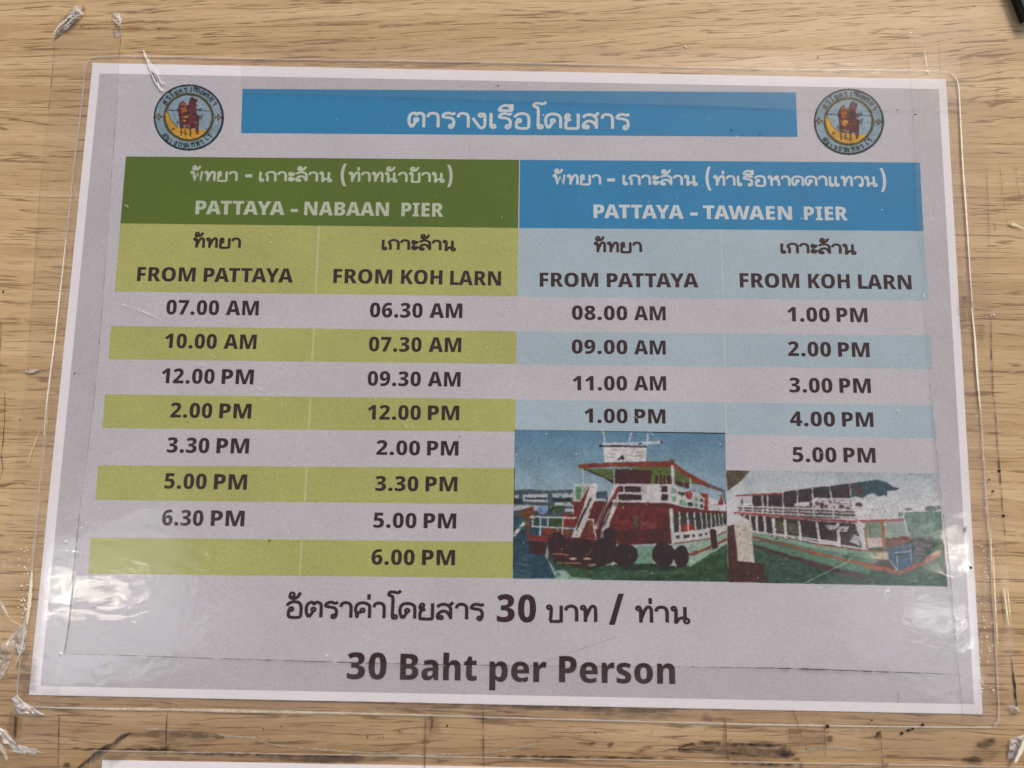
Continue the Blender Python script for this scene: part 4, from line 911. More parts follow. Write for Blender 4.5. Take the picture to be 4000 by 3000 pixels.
C2.blobs('deck_cargo', (92, 92, 92), [(1870, 1210, 100, 50), (1840, 1320, 60, 80)])
C2.polys('pier_post', (192, 186, 174), [[(155, 1035), (305, 1022), (322, 1200), (340, 1395), (190, 1385), (165, 1180)]])
C2.polys('pier_foot', (74, 48, 42), [[(92, 1060), (158, 1045), (170, 1200), (192, 1375), (440, 1402), (425, 1460), (460, 1572), (100, 1566)]])
C2.lines('mooring_rope', (154, 172, 152), [[(790, 1578), (1000, 1475), (1180, 1385), (1330, 1290)]], 8)


C2.dabs('print_detail', (810, 820, 1240, 905), 60, [(90, 70, 70), (170, 166, 170), (60, 50, 52)], 8)
C2.dabs('print_detail', (340, 990, 1280, 1180), 80, [(50, 42, 42), (84, 78, 72), (110, 108, 104), (66, 56, 44)], 9)
C2.dabs('print_detail', (1560, 1150, 1980, 1260), 60, [(70, 58, 56), (110, 72, 62), (128, 128, 126)], 9)
C2.dabs('print_detail', (1000, 1500, 2080, 1590), 60, [(54, 76, 62), (80, 104, 86), (70, 90, 78)], 12)
C2.dabs('print_detail', (100, 1400, 430, 1560), 30, [(60, 38, 34), (92, 62, 52)], 12)

C2.polys('', (52, 62, 70), [[(600, 760), (1250, 668), (1400, 642), (1380, 700), (900, 760), (620, 800)]], 0.4)
C2.polys('', (70, 100, 86), [[(330, 1150), (1250, 1330), (1560, 1380), (1560, 1425), (1250, 1375), (325, 1165)]], 0.5)
C2.dabs('', (480, 1300, 2080, 1590), 110, [(76, 104, 88), (46, 66, 54), (96, 122, 104), (56, 60, 54)], 7, 3.5)
C2.dabs('', (1720, 940, 2050, 1160), 40, [(128, 150, 140), (98, 122, 110)], 7, 3.0)
C2.dabs('', (200, 880, 1680, 980), 60, [(196, 190, 190), (90, 76, 74), (140, 130, 126)], 6)
C2.dabs('', (170, 1040, 320, 1380), 30, [(170, 164, 150), (206, 200, 188), (140, 132, 120)], 10)
C2.finish('ferry_picture', Z1, notice, label='printed picture of a long white and green ferry beside a pier')


def emblem(ox, oy, sc, dx, dy, note):
    w, h = 720 / sc, 680 / sc
    cx, cy = ox + (925 + dx) / sc, oy + (830 + dy) / sc
    e = Print([(cx - w, cy - h), (cx + w, cy - h), (cx + w, cy + h), (cx - w, cy + h)], ox, oy, sc, 170, 160, 5, dx, dy)

    def ell(rgb, rx, ry, cy_=830):
        e.lay(((e.X - 925) / rx) ** 2 + ((e.Y - cy_) / ry) ** 2 < 1, rgb)
    e.C[:] = (44, 50, 58)
    ell((134, 156, 168), 672, 632)
    ell((78, 74, 40), 512, 492, 828)
    ell((140, 162, 176), 456, 440, 828)
    e.lines('', (62, 80, 96), [[(500, 682), (700, 690)], [(1090, 695), (1345, 706)]], 22)
    e.blobs('', (66, 84, 98), [(1165, 670, 28, 24), (1105, 668, 22, 22)])
    e.polys('', (96, 100, 62), [[(480, 700), (520, 760), (600, 915), (710, 1020), (700, 1060), (560, 960), (480, 800)]])
    e.polys('', (204, 156, 52), [[(455, 720), (466, 900), (540, 1060), (640, 1170), (760, 1240), (930, 1272), (1090, 1248), (1200, 1180), (1290, 1080), (1100, 1085), (900, 1060), (700, 1040), (590, 930), (515, 770)]])
    e.polys('', (84, 38, 42), [[(742, 1050), (722, 780), (694, 680), (750, 540), (815, 492), (890, 590), (930, 560), (950, 460), (1010, 422), (1100, 465), (1062, 600), (1085, 770), (1145, 800), (1135, 1000), (1120, 1165), (1075, 1165), (1058, 1055), (900, 1060)]])
    e.blobs('', (66, 50, 58), [(1000, 445, 30, 26), (1080, 490, 30, 30), (780, 640, 30, 80), (940, 700, 40, 60)])
    e.blobs('', (104, 48, 48), [(1010, 560, 36, 60), (1000, 860, 90, 60), (880, 960, 110, 40)])
    e.polys('', (168, 96, 46), [[(780, 560), (818, 520), (880, 610), (902, 740), (800, 762), (770, 660)]])
    e.polys('', (190, 138, 62), [[(785, 795), (920, 790), (905, 880), (845, 925), (785, 885)]])
    e.lines('', (96, 60, 36), [[(770, 1060), (775, 1190), 30], [(862, 1075), (866, 1200), 22], [(800, 1140), (960, 1190), 14], [(962, 1070), (968, 1205), 34], [(1100, 1060), (1098, 1160), 44]], 26)
    e.blobs('', (166, 166, 168), [(885, 1015, 60, 30)])
    e.blobs('', (96, 104, 110), [(1175, 840, 30, 50), (700, 935, 24, 36), (1195, 790, 20, 24)])
    e.blobs('', (140, 88, 44), [(615, 1062, 36, 32)])
    e.dabs('', (740, 560, 1120, 1040), 70, [(70, 34, 40), (110, 56, 50), (140, 84, 52), (60, 44, 56)], 22)
    e.blobs('', (98, 70, 42), [(322, 775, 26, 34), (322, 860, 26, 32), (278, 818, 32, 24), (372, 818, 30, 24), (1522, 790, 24, 34), (1522, 870, 24, 34), (1475, 830, 30, 22), (1572, 832, 30, 22)])
    gl = ['ส', 'ร', 'โ', 'น', 'ค', 'ร', 'เ', 'ห', 'อ', 'ง', 'พ', 'ท', 'ย', 'า']
    up = [(450, 530), (515, 445), (585, 378), (680, 338), (770, 302), (865, 280), (985, 275), (1060, 262), (1120, 285), (1180, 325), (1245, 358), (1312, 398), (1385, 468), (1450, 560)]
    lo = [(450, 1195), (500, 1268), (575, 1325), (660, 1352), (755, 1372), (835, 1400), (905, 1402), (1010, 1385), (1105, 1362), (1190, 1330), (1285, 1265), (1350, 1205)]
    for arr, sgn in ((up, 1), (lo, -1)):
        for i, (x, y) in enumerate(arr):
            a = math.atan2(-(y - 830), x - 925)
            rot = a - math.pi / 2 if sgn > 0 else a + math.pi / 2
            adv, st, rg = TH[gl[(i * (3 if sgn < 0 else 1)) % 14]]
            for q in list(st) + [[(rx + r * math.cos(t), ry + r * math.sin(t)) for t in (0, 1.5, 3, 4.5, 6)] for rx, ry, r in rg]:
                pts = []
                for (gx, gy) in q:
                    lx, ly = (gx - adv / 2) * 0.76, (min(gy, 125) - 50) * 0.92
                    pts.append((x + lx * math.cos(rot) - ly * math.sin(rot), y - (lx * math.sin(rot) + ly * math.cos(rot))))
                e.lines('', (40, 52, 58), [pts], 21)
    m = ((e.X0 - 925) / 712) ** 2 + ((e.Y0 - 830) / 672) ** 2 < 1
    e.finish('printed_emblem', Z1, notice, blur=1, mask=m, label=note)


emblem(560, 300, 5.183, 0, 0, 'round city emblem at the left of the title banner')
emblem(3140, 320, 5.183, -26, -16, 'round city emblem at the right of the title banner')

# ------------------------------------------------------------------ the clear pouch round the sheet
POUCH = [(332, 300), (338, 262), (352, 238), (380, 224), (560, 222), (1000, 232), (2000, 247), (3000, 272), (3560, 277), (3690, 284), (3716, 292), (3734, 322), (3744, 400),
         (3753, 560), (3770, 760), (3787, 1050), (3803, 1300), (3815, 1450), (3830, 1650), (3850, 1950), (3868, 2200), (3882, 2450), (3892, 2650),
         (3898, 2780), (3880, 2828), (3800, 2840), (3000, 2830), (2500, 2817), (2000, 2803), (1500, 2788), (900, 2776), (400, 2766), (160, 2760), (92, 2745),
         (70, 2700), (80, 2600), (98, 2450), (118, 2300), (140, 2100), (160, 1850), (190, 1550), (215, 1350), (250, 1050), (280, 750), (312, 480)]


def fan_sheet(name, outline, zf, mat, parent, rings=14, jitter=0.0):
    """sheet filled from its outline towards the middle, following the height zf"""
    P = resample(px(*outline) + [B(*outline[0])], 0.006)[:-1]
    c = sum(P, Vector()) / len(P)
    fr = [1.0, 0.985, 0.97, 0.955, 0.94, 0.92, 0.9, 0.8, 0.65, 0.45, 0.2]
    n = len(P)
    V, F = [], []
    for f in fr:
        for p in P:
            q = c.lerp(p, f)
            V.append(Vector((q.x, q.y, zf(q) + (jitter * mnoise.noise(q * 60) if jitter else 0))))
    V.append(Vector((c.x, c.y, zf(c))))
    for k in range(len(fr) - 1):
        for i in range(n):
            j = (i + 1) % n
            F.append((k * n + i, (k + 1) * n + i, (k + 1) * n + j, k * n + j))
    k = len(fr) - 1
    for i in range(n): F.append((k * n + i, len(V) - 1, k * n + (i + 1) % n))
    o = mesh_obj(name, V, F, mat, parent, smooth=True)
    bm = bmesh.new(); bm.from_mesh(o.data)
    bmesh.ops.recalc_face_normals(bm, faces=bm.faces)
    if sum(f.normal.z for f in bm.faces) < 0: bmesh.ops.reverse_faces(bm, faces=bm.faces)
    bm.to_mesh(o.data); bm.free()
    return o


fan_sheet('laminate_film', POUCH, film_z, M_POUCH, notice, jitter=0.00004)


def tube(name, pts, rad, zc, mat, parent, closed=False, seg=7):
    n = len(pts)
    V, F = [], []
    for i, p in enumerate(pts):
        a = pts[(i - 1) % n] if (closed or i) else p
        b = pts[(i + 1) % n] if (closed or i < n - 1) else p
        t = (b - a).normalized() if (b - a).length > 1e-9 else Vector((1, 0, 0))
        nn = Vector((-t.y, t.x, 0))
        r = rad(i / n) if callable(rad) else rad
        zz = zc(p) if callable(zc) else zc
        for k in range(seg):
            an = 2 * math.pi * k / seg
            q = p + nn * (r * math.cos(an))
            V.append((q.x, q.y, zz + r * 0.55 * math.sin(an)))
    for i in range(n if closed else n - 1):
        j = (i + 1) % n
        for k in range(seg):
            F.append((i * seg + k, j * seg + k, j * seg + (k + 1) % seg, i * seg + (k + 1) % seg))
    return mesh_obj(name, V, F, mat, parent, smooth=True)


_pp = resample(smooth_path(px(*POUCH) + [B(*POUCH[0])], 5), 0.003)[:-1]
tube('sealed_rim', _pp, lambda t: 0.00026 + 0.00012 * mnoise.noise(Vector((t * 40, 0, 0))), 0.00034, M_RIM, notice, closed=True)


def lines(name, sets, mat, w, zf, parent=None, taper=True, wob=0.0):
    if parent is not None and len(sets) > 1:
        for s in sets: lines(name, [s], mat, w, zf, parent, taper, wob)
        return
    pr = []
    for s in sets:
        ww = w
        if isinstance(s[-1], (int, float)): ww = s[-1]; s = s[:-1]
        q = px(*s)
        if len(q) > 2: q = smooth_path(q, 6)
        q = resample(q, 0.0012)
        if wob:
            q = [p + Vector((mnoise.noise(p * 400), mnoise.noise(p * 400 + Vector((9, 9, 9))), 0)) * wob for p in q]
        w_ = [ww * (1 + 0.5 * mnoise.noise(p * 700)) for p in q]
        pr.append(ribbon(q, w_, zf, taper))
    V, F = join(pr)
    return mesh_obj(name, V, F, mat, parent)


top_z = lambda p: tape_z(p) + 0.00012
film_up = lambda p: film_z(p) + 0.00005

# broad soft highlights painted as pale ribbons along the pouch edge
lines('edge_highlight', [[(3714, 292), (3738, 330), (3746, 440), (3756, 640), (3772, 870), (3791, 1180), 0.00052], [(3790, 1200), (3803, 1320), (3812, 1460), (3824, 1600), 0.0006], [(262, 930), (250, 1050), (232, 1210), (216, 1350), (190, 1550), (176, 1700), 0.00045], [(131, 2230), (125, 2310), (118, 2380), (110, 2440), 0.0010]], M_EDGE, 0.0005, lambda p: 0.00066, notice)
lines('edge_highlight', [[(3815, 1440), (3836, 1800), (3856, 2100), (3874, 2400), 0.0009], [(320, 430), (280, 760), (250, 1050), (216, 1360), (190, 1600), (165, 1850), 0.0006], [(165, 1850), (140, 2100), (128, 2240), (112, 2400), 0.0010],
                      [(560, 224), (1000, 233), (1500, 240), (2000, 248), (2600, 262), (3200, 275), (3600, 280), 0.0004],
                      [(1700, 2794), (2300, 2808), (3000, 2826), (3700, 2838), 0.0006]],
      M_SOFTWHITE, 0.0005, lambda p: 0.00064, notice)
lines('edge_highlight', [[(140, 2755), (300, 2764), (600, 2767), (900, 2773), (1300, 2782), (1700, 2792), 0.0010], [(200, 1540), (180, 1740), (165, 1900), 0.0004], [(131, 2250), (122, 2340), (112, 2430), 0.0008]], thread_material((240, 230, 205), 120, 0.3, 0.6, 0.5), 0.001, lambda p: 0.0007, notice)
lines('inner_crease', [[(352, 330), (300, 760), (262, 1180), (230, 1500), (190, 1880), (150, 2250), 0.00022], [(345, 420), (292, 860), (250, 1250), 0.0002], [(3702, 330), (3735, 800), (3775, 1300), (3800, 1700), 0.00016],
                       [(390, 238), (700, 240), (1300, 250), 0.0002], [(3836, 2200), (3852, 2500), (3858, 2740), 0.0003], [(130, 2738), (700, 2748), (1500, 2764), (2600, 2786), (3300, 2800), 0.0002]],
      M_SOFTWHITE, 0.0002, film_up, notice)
# bent-up tear of the film over the upper left corner of the sheet
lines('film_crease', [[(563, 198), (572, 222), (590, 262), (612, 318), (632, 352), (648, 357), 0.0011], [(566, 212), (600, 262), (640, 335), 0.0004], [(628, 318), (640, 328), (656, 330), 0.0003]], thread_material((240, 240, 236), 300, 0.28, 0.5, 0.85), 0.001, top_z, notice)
lines('film_crease', [[(596, 282), (608, 302), (620, 330), 0.0006]], thread_material((66, 52, 36), 600, 0.35, 0.55, 0.95), 0.0006, lambda p: top_z(p) + 0.00006, notice)


# ------------------------------------------------------------------ clear tapes
def strip(name, left, right, zf, mat, parent, nx=9, step=0.005):
    """strip between two long edges given as measured polylines"""
    L, R = smooth_path(px(*left), 5), smooth_path(px(*right), 5)

    def even(P, n):
        d = [0]
        for a, b in zip(P, P[1:]): d.append(d[-1] + (b - a).length)
        out = []; k = 0
        for i in range(n + 1):
            t = d[-1] * i / n
            while k < len(P) - 2 and d[k + 1] < t: k += 1
            out.append(P[k].lerp(P[k + 1], min(1, max(0, (t - d[k]) / max(1e-9, d[k + 1] - d[k])))))
        return out
    n = max(2, int((L[-1] - L[0]).length / step))
    L, R = even(L, n), even(R, n)
    V, F = [], []
    for a, b in zip(L, R):
        for i in range(nx + 1):
            q = a.lerp(b, i / nx)
            V.append((q.x, q.y, zf(q)))
    for j in range(n):
        for i in range(nx):
            k = j * (nx + 1) + i
            F.append((k, k + 1, k + nx + 2, k + nx + 1))
    o = mesh_obj(name, V, F, mat, parent, smooth=True)
    bm = bmesh.new(); bm.from_mesh(o.data)
    if sum(f.normal.z for f in bm.faces) < 0: bmesh.ops.reverse_faces(bm, faces=bm.faces)
    bm.to_mesh(o.data); bm.free()
    return o


def tape(label, left, right, lift=0.0, at=(0, 0)):
    t = thing('clear_tape', label, 'adhesive tape', B(*at), 'clear tape strips holding the timetable down')
    s = strip('tape_film', left, right, (lambda p: tape_z(p) + lift), M_TAPE, t)
    return t


TL_IN = [(478, 118), (470, 240), (462, 420), (446, 640), (430, 850), (408, 1170), (385, 1440), (360, 1680), (330, 1900), (302, 2150), (280, 2400), (256, 2552), (240, 2680), (232, 2870), (229, 3040)]
TL_OUT = [(213, 158), (203, 320), (180, 520), (155, 780), (132, 1130), (110, 1420), (92, 1560), (68, 1760), (40, 1960), (6, 2240), (-10, 2400), (-30, 2560), (-50, 2680), (-60, 2870), (-70, 3040)]
left_tape = tape('clear tape down the left side of the timetable, its upper corners folded over', TL_OUT, TL_IN, 0.0, (300, 1400))
TR_IN = [(3548, 140), (3552, 300), (3563, 480), (3577, 880), (3600, 1110), (3625, 1500), (3660, 1850), (3700, 2200), (3722, 2450), (3740, 2632), (3756, 2830)]
TR_OUT = [(3852, 10), (3853, 400), (3857, 700), (3867, 970), (3878, 1240), (3890, 1640), (3908, 1900), (3930, 2180), (3948, 2400), (3965, 2650), (3985, 2830)]
right_tape = tape('clear tape down the right side of the timetable', TR_IN, TR_OUT, 0.00002, (3700, 1400))
TT_IN = [(944, 371), (1300, 377), (2040, 401), (2600, 414), (3110, 432), (3500, 437), (3748, 446)]
TT_OUT = [(948, 150), (1300, 158), (2040, 176), (2600, 190), (3110, 204), (3500, 212), (3748, 222)]
top_tape = tape('clear tape along the top edge of the timetable, crossing the title banner', TT_OUT, TT_IN, 0.00005, (2300, 300))
TB_IN = [(256, 2552), (560, 2560), (1000, 2574), (1500, 2588), (2000, 2597), (2650, 2602), (3100, 2609), (3740, 2632), (3850, 2636)]
TB_OUT = [(66, 2905), (560, 2925), (1000, 2934), (1500, 2944), (2000, 2950), (2650, 2955), (3100, 2960), (3445, 2962), (3850, 2970)]
bottom_tape = tape('clear tape along the bottom edge of the timetable, bubbled and dirty', TB_IN, TB_OUT, 0.00008, (2000, 2750))

# dirt caught along the tape edges, plus brown ribbons of painted shade
lines('grime_or_shade_edge', [TL_IN[1:5] + [0.00016], TL_IN[4:9] + [0.00020], TL_IN[8:12] + [0.00034]], M_FAINTLINE, 0.0002, top_z, left_tape)
lines('grime_or_shade_edge', [[(284, 2340), (280, 2400), (268, 2490), (256, 2553), 0.00026], [(234, 2790), (231, 2870), (229, 3000), 0.0004], [(66, 2775), (62, 2840), (58, 2905), 0.0009]], M_DARKLINE, 0.0002, top_z, left_tape)
lines('grime_or_shade_edge', [TR_IN[5:10] + [0.0003], [(3740, 2632), (3756, 2830), 0.00028], TR_IN[0:4] + [0.00012], [(3667, 105), (3668, 200), (3668, 308), 0.0002]], M_FAINTLINE, 0.0003, top_z, right_tape)
lines('grime_or_shade_edge', [[(3853, 640), (3858, 800), (3867, 1000), 0.0002], [(3868, 1240), (3876, 1500), (3890, 1650), 0.00035], [(3886, 1620), (3908, 1900), (3920, 2050), (3930, 2180), 0.0004], [(3948, 2560), (3962, 2680), (3972, 2770), 0.0006], [(3955, 2640), (3970, 2760), 0.0004]], M_DARKLINE, 0.0003, lambda p: 0.0003, right_tape, wob=0.0002)
lines('grime_or_shade_edge', [TT_IN + [0.00014]], M_FAINTLINE, 0.00014, top_z, top_tape)
lines('grime_or_shade_edge', [TB_IN[:6] + [0.00028], TB_IN[5:8] + [0.00034], [(2983, 2605), (3740, 2632), 0.0003]], M_DARKLINE, 0.0003, top_z, bottom_tape)
lines('bubble_edge', [[(526, 2858), (560, 2848), (640, 2850), (720, 2862), (870, 2872), (965, 2880), (1010, 2884), 0.0007], [(960, 2880), (1020, 2896), (1100, 2912), (1300, 2930), (1500, 2943), (1640, 2948), (1800, 2944), (1960, 2932), (2080, 2908), (2110, 2902), (2160, 2908), 0.00065], [(960, 2874), (1020, 2884), 0.0005],
                      [(3120, 2938), (3180, 2922), (3270, 2918), (3370, 2932), 0.0010], [(2600, 2935), (2700, 2928), (2800, 2934), (2850, 2944), 0.0009], [(2930, 2920), (3040, 2922), 0.0004],
                      [(3200, 2855), (3330, 2848), (3430, 2847), 0.00025], [(3460, 2847), (3560, 2843), 0.00025]],
      thread_material((188, 180, 160), 300, 0.3, 0.6, 0.7), 0.0006, top_z, bottom_tape)
lines('grime_or_shade_edge', [[(300, 3005), (380, 2940), (480, 2876), (526, 2858), 0.0011], [(233, 2910), (330, 2924), (450, 2925), (640, 2930), (830, 2938), 0.0006], [(700, 2945), (900, 2942), (1150, 2950), 0.0007], [(1150, 2950), (1420, 2953), 0.0006], [(1950, 2952), (2100, 2954), (2240, 2955), 0.0009], [(2080, 2968), (2220, 2966), 0.0004], [(2220, 2955), (2480, 2957), (2630, 2956), 0.0004], [(2850, 2982), (3060, 2986), (3100, 2990), 0.0007], [(2560, 2938), (2640, 2924), (2760, 2928), (2900, 2942), 0.0005], [(2650, 2915), (2740, 2900), (2900, 2906), (3070, 2910), 0.0009]],
      M_DARKLINE, 0.0006, lambda p: 0.0004, bottom_tape, wob=0.0004)
lines('grime_or_shade_edge', [[(658, 2776), (655, 2840), (652, 2945), 0.0003], [(1888, 2758), (1889, 2880), (1890, 3010), 0.00035], [(3080, 2790), (3083, 2900), (3085, 2950), 0.0002], [(3430, 2852), (3436, 2880), 0.0012], [(3438, 2880), (3440, 2950), (3445, 3005), 0.00035]], M_DARKLINE, 0.0003, lambda p: 0.0007, bottom_tape)
lines('grime_or_shade_edge', [[(1664, 2790), (1662, 2900), (1660, 3010), 0.0005], [(1676, 2796), (1690, 2810), (1682, 2860), (1672, 2900), 0.0006], [(2829, 2790), (2833, 2880), (2834, 2912), 0.0006], [(2837, 2930), (2842, 2968), 0.0005], [(3095, 2770), (3130, 2880), 0.0004], [(3213, 2790), (3222, 2960), 0.0004]], M_BROWNLINE, 0.0005, lambda p: 0.0007, bottom_tape)

lines('grime_or_shade_edge', [[(500, 2868), (640, 2864), (780, 2866), (880, 2878), 0.0020], [(2650, 2930), (2800, 2926), (2950, 2934), (3080, 2950), 0.0024], [(300, 3005), (400, 2935), (500, 2868), 0.0018], [(1020, 2955), (1300, 2962), (1560, 2960), 0.0022]], M_BROWNSHADE, 0.002, lambda p: 0.00036, bottom_tape, wob=0.0003)  # soft shadow by the tape bubbles, painted brown among the grime

lines('grime_or_shade_edge', [[(213, 170), (203, 320), (190, 440), 0.0003], [(180, 520), (155, 780), (132, 1130), (110, 1420), 0.0002], [(472, 120), (470, 235), 0.0003]], M_TAN, 0.0002, top_z, left_tape)
lines('grime_or_shade_edge', [[(820, 2731), (1500, 2744), (2200, 2761), (2700, 2771), 0.0006], [(2000, 2758), (2300, 2770), (2640, 2778), 0.0016]], M_BROWNSHADE, 0.001, lambda p: 0.00034, bottom_tape)  # contact shadow below the paper's lower edge, painted as brown ribbons
# other old tape remains on the wood: their dark outlines
old = thing('old_tape_outline', 'dark outlines of old tape pieces left on the wood at the left and right edges', 'tape residue', B(60, 1700))
lines('grime_or_shade_edge', [[(-40, 1450), (60, 1447), (105, 1445), (150, 1449), (203, 1440), 0.00035], [(-30, 1488), (20, 1490), (22, 1520), (20, 1640), (15, 1720), (8, 1780), (14, 1830), (2, 1870), (-20, 1900), 0.00028],
                     [(-20, 1886), (20, 1897), (40, 1888), (70, 1887), (100, 1890), (138, 1900), 0.0004], [(0, 1480), (4, 1380), (6, 1290), (4, 1240), 0.0002],
                     [(3902, 640), (3915, 760), (3933, 872), 0.00018], [(3890, 900), (3880, 870), 0.0003], [(3965, 635), (3970, 700), (3986, 800), 0.00014]], M_DARKLINE, 0.0003, lambda p: 0.0003, old, wob=0.0003)
lines('grime_or_shade_edge', [[(3905, 250), (3890, 360), (3900, 340), (3885, 400), (3852, 448), 0.00014]], M_FAINTLINE, 0.0002, lambda p: 0.0003, old)
lines('faint_edge', [[(128, 1180), (115, 1320), (104, 1440), 0.00016], [(98, 1470), (90, 1560), (70, 1760), 0.00012], [(60, 1900), (30, 2200), 0.00012], [(212, 420), (196, 640), (180, 840), 0.00014], [(3580, 60), (3568, 300), 0.00012], [(3970, 1350), (3985, 1700), 0.00014], [(3850, 640), (3862, 1060), 0.00014]], M_SOFTWHITE, 0.00015, lambda p: 0.0003, old)


# ------------------------------------------------------------------ crumpled tape ends and flakes
def crumple(name, outline, zbase, amp, mat, parent=None, label=None, cat=None, freq=500, group=None):
    P = resample(px(*outline) + [B(*outline[0])], 0.0008)[:-1]
    c = sum(P, Vector()) / len(P)
    n = len(P)
    V, F = [], []
    fr = [1.0, 0.86, 0.7, 0.52, 0.34, 0.16]
    for k, f in enumerate(fr):
        for p in P:
            q = c.lerp(p, f)
            h = (0.3 + 0.7 * min(1, k / 2)) * amp * abs(mnoise.noise(q * freq)) * 2
            V.append((q.x + amp * 0.3 * mnoise.noise(q * 600), q.y, zbase + h))
    V.append((c.x, c.y, zbase + amp * 0.6))
    for k in range(len(fr) - 1):
        for i in range(n):
            j = (i + 1) % n
            F.append((k * n + i, (k + 1) * n + i, (k + 1) * n + j, k * n + j))
    k = len(fr) - 1
    for i in range(n): F.append((k * n + i, len(V) - 1, k * n + (i + 1) % n))
    o = mesh_obj(name, V, F, mat, parent)
    if label: tag(o, label, cat, group)
    return o


M_FOLD = film_material('folded_tape', 0.30, (0.80, 0.77, 0.72), rough=0.12, wrinkle=2.5, fine=1.5, cloud=0.35)
crumple('folded_corner', [(213, 158), (226, 120), (262, 78), (288, 38), (302, 24), (326, 40), (330, 62), (296, 88), (262, 120), (232, 142)], 0.0004, 0.0012, M_FOLD, left_tape)
crumple('folded_corner', [(298, 82), (312, 46), (326, 46), (330, 66)], 0.0018, 0.0006, M_MILK, left_tape)
crumple('folded_corner', [(436, 52), (470, 52), (478, 80), (479, 114), (452, 88)], 0.0004, 0.0010, M_FOLD, left_tape)
crumple('folded_corner', [(440, 126), (476, 122), (470, 145), (452, 150)], 0.0003, 0.0005, M_MILK, left_tape)
lines('folded_corner', [[(214, 158), (240, 118), (268, 92), (300, 66), (312, 48), 0.0006], [(452, 86), (466, 100), (479, 115), 0.0004], [(478, 60), (479, 112), 0.0003], [(262, 118), (300, 84), (330, 66), 0.0004]], thread_material((226, 218, 204), 300, 0.25, 0.5, 0.9), 0.0004, lambda p: 0.0018, left_tape)
# lower left: the tape has torn and rolled up
crumple('torn_end', [(0, 2560), (30, 2500), (62, 2470), (66, 2520), (60, 2560), (20, 2640), (-20, 2700), (-40, 2640)], 0.0005, 0.0022, M_MILK, left_tape, freq=260)
crumple('torn_end', [(62, 2470), (84, 2440), (108, 2440), (112, 2470), (100, 2540), (80, 2560), (66, 2530)], 0.0005, 0.0010, M_FOLD, left_tape)
crumple('torn_end', [(50, 2726), (72, 2712), (96, 2738), (140, 2762), (180, 2790), (110, 2790), (76, 2786)], 0.0005, 0.0010, M_FOLD, left_tape)
crumple('torn_end', [(0, 2836), (30, 2846), (44, 2876), (62, 2920), (160, 2922), (168, 2938), (66, 2934), (42, 2912), (10, 2890)], 0.0005, 0.0010, M_FOLD, left_tape)
lines('torn_end', [[(-4, 2296), (14, 2330), (36, 2370), (52, 2400), 0.0007], [(52, 2400), (70, 2418), (90, 2430), (108, 2440), 0.0003], [(112, 2430), (112, 2480), (100, 2540), 0.0005], [(100, 2540), (76, 2600), 0.0003], [(-4, 2890), (20, 2900), (38, 2925), (48, 2956), 0.0013], [(60, 2920), (110, 2926), (160, 2930), 0.0009], [(5, 2858), (28, 2852), 0.0012]],
      thread_material((226, 218, 198), 260, 0.3, 0.55, 0.8), 0.001, lambda p: 0.0022, left_tape)
# lower right: lifted flap
crumple('torn_end', [(3940, 2880), (3998, 2866), (4020, 2870), (3990, 2930), (3955, 2968), (3930, 2960)], 0.0005, 0.0010, M_FOLD, right_tape)
lines('torn_end', [[(3994, 2868), (3980, 2900), (3962, 2940), (3948, 2968), 0.0013]], thread_material((238, 232, 210), 200, 0.1, 0.3, 0.95), 0.001, lambda p: 0.0019, right_tape)
crumple('torn_end', [(3924, 2760), (3940, 2752), (3975, 2760), (3980, 2780), (3950, 2775)], 0.0004, 0.0010, M_MILK, right_tape)
lines('torn_end', [[(3938, 870), (3955, 876), (3975, 886), (3998, 896), 0.0006], [(3935, 868), (3960, 886), 0.0004]], thread_material((240, 230, 200), 200, 0.2, 0.4, 0.95), 0.0006, lambda p: 0.0006, old)
lines('torn_end', [[(104, 1446), (118, 1452), (140, 1448), (158, 1444), 0.0010]], thread_material((190, 184, 170), 500, 0.3, 0.5, 0.9), 0.0006, lambda p: 0.0006, old)
lines('torn_end', [[(160, 1680), (142, 1730), (122, 1780), (105, 1840), 0.0005]], thread_material((216, 196, 160), 200, 0.2, 0.45, 0.8), 0.0005, lambda p: 0.0006, old)
lines('edge_glint', [[(3603, 200), (3612, 240), (3616, 268), 0.00025], [(3548, 140), (3552, 134), (3558, 132), 0.0003], [(3605, 280), (3622, 286), (3626, 300), 0.0003], [(3914, 2295), (3922, 2360), (3932, 2440), 0.00045], [(3928, 2300), (3938, 2400), 0.0003],
                        [(3872, 2140), (3878, 2300), (3884, 2420), (3890, 2520), 0.00035], [(3862, 2060), (3868, 2240), 0.00025]], thread_material((250, 240, 200), 260, 0.25, 0.5, 1.0), 0.0003, lambda p: 0.0009, right_tape)  # glints laid on as pale cream ribbons

# grime and painted shade under the bottom tape and round the folded corners
def smudge(sets, mat, name='grime', z=0.00042, n=26):
    V, F, E = [], [], []
    for k, (cx, cy, rx, ry, rot) in enumerate(sets):
        o = len(V)
        zz = z + k * 1e-6
        c = B(cx, cy); V.append((c.x, c.y, zz)); E.append(1.0)
        for ring, e in ((0.5, 0.8), (0.8, 0.35), (1.0, 0.0)):
            for t in range(n):
                a = 2 * math.pi * t / n
                r = ring * (1 + random.uniform(-0.12, 0.12))
                x, y = rx * r * math.cos(a), ry * r * math.sin(a)
                p = B(cx + x * math.cos(rot) - y * math.sin(rot), cy + x * math.sin(rot) + y * math.cos(rot))
                V.append((p.x, p.y, zz)); E.append(e)
        for t in range(n):
            u = (t + 1) % n
            F.append((o, o + 1 + t, o + 1 + u))
            for r in range(2):
                F.append((o + 1 + r * n + t, o + 1 + (r + 1) * n + t, o + 1 + (r + 1) * n + u, o + 1 + r * n + u))
    ob = mesh_obj(name, V, F, mat)
    at = ob.data.attributes.new('edge', 'FLOAT', 'POINT')
    for i, e in enumerate(E): at.data[i].value = e
    return tag(ob, kind='stuff')


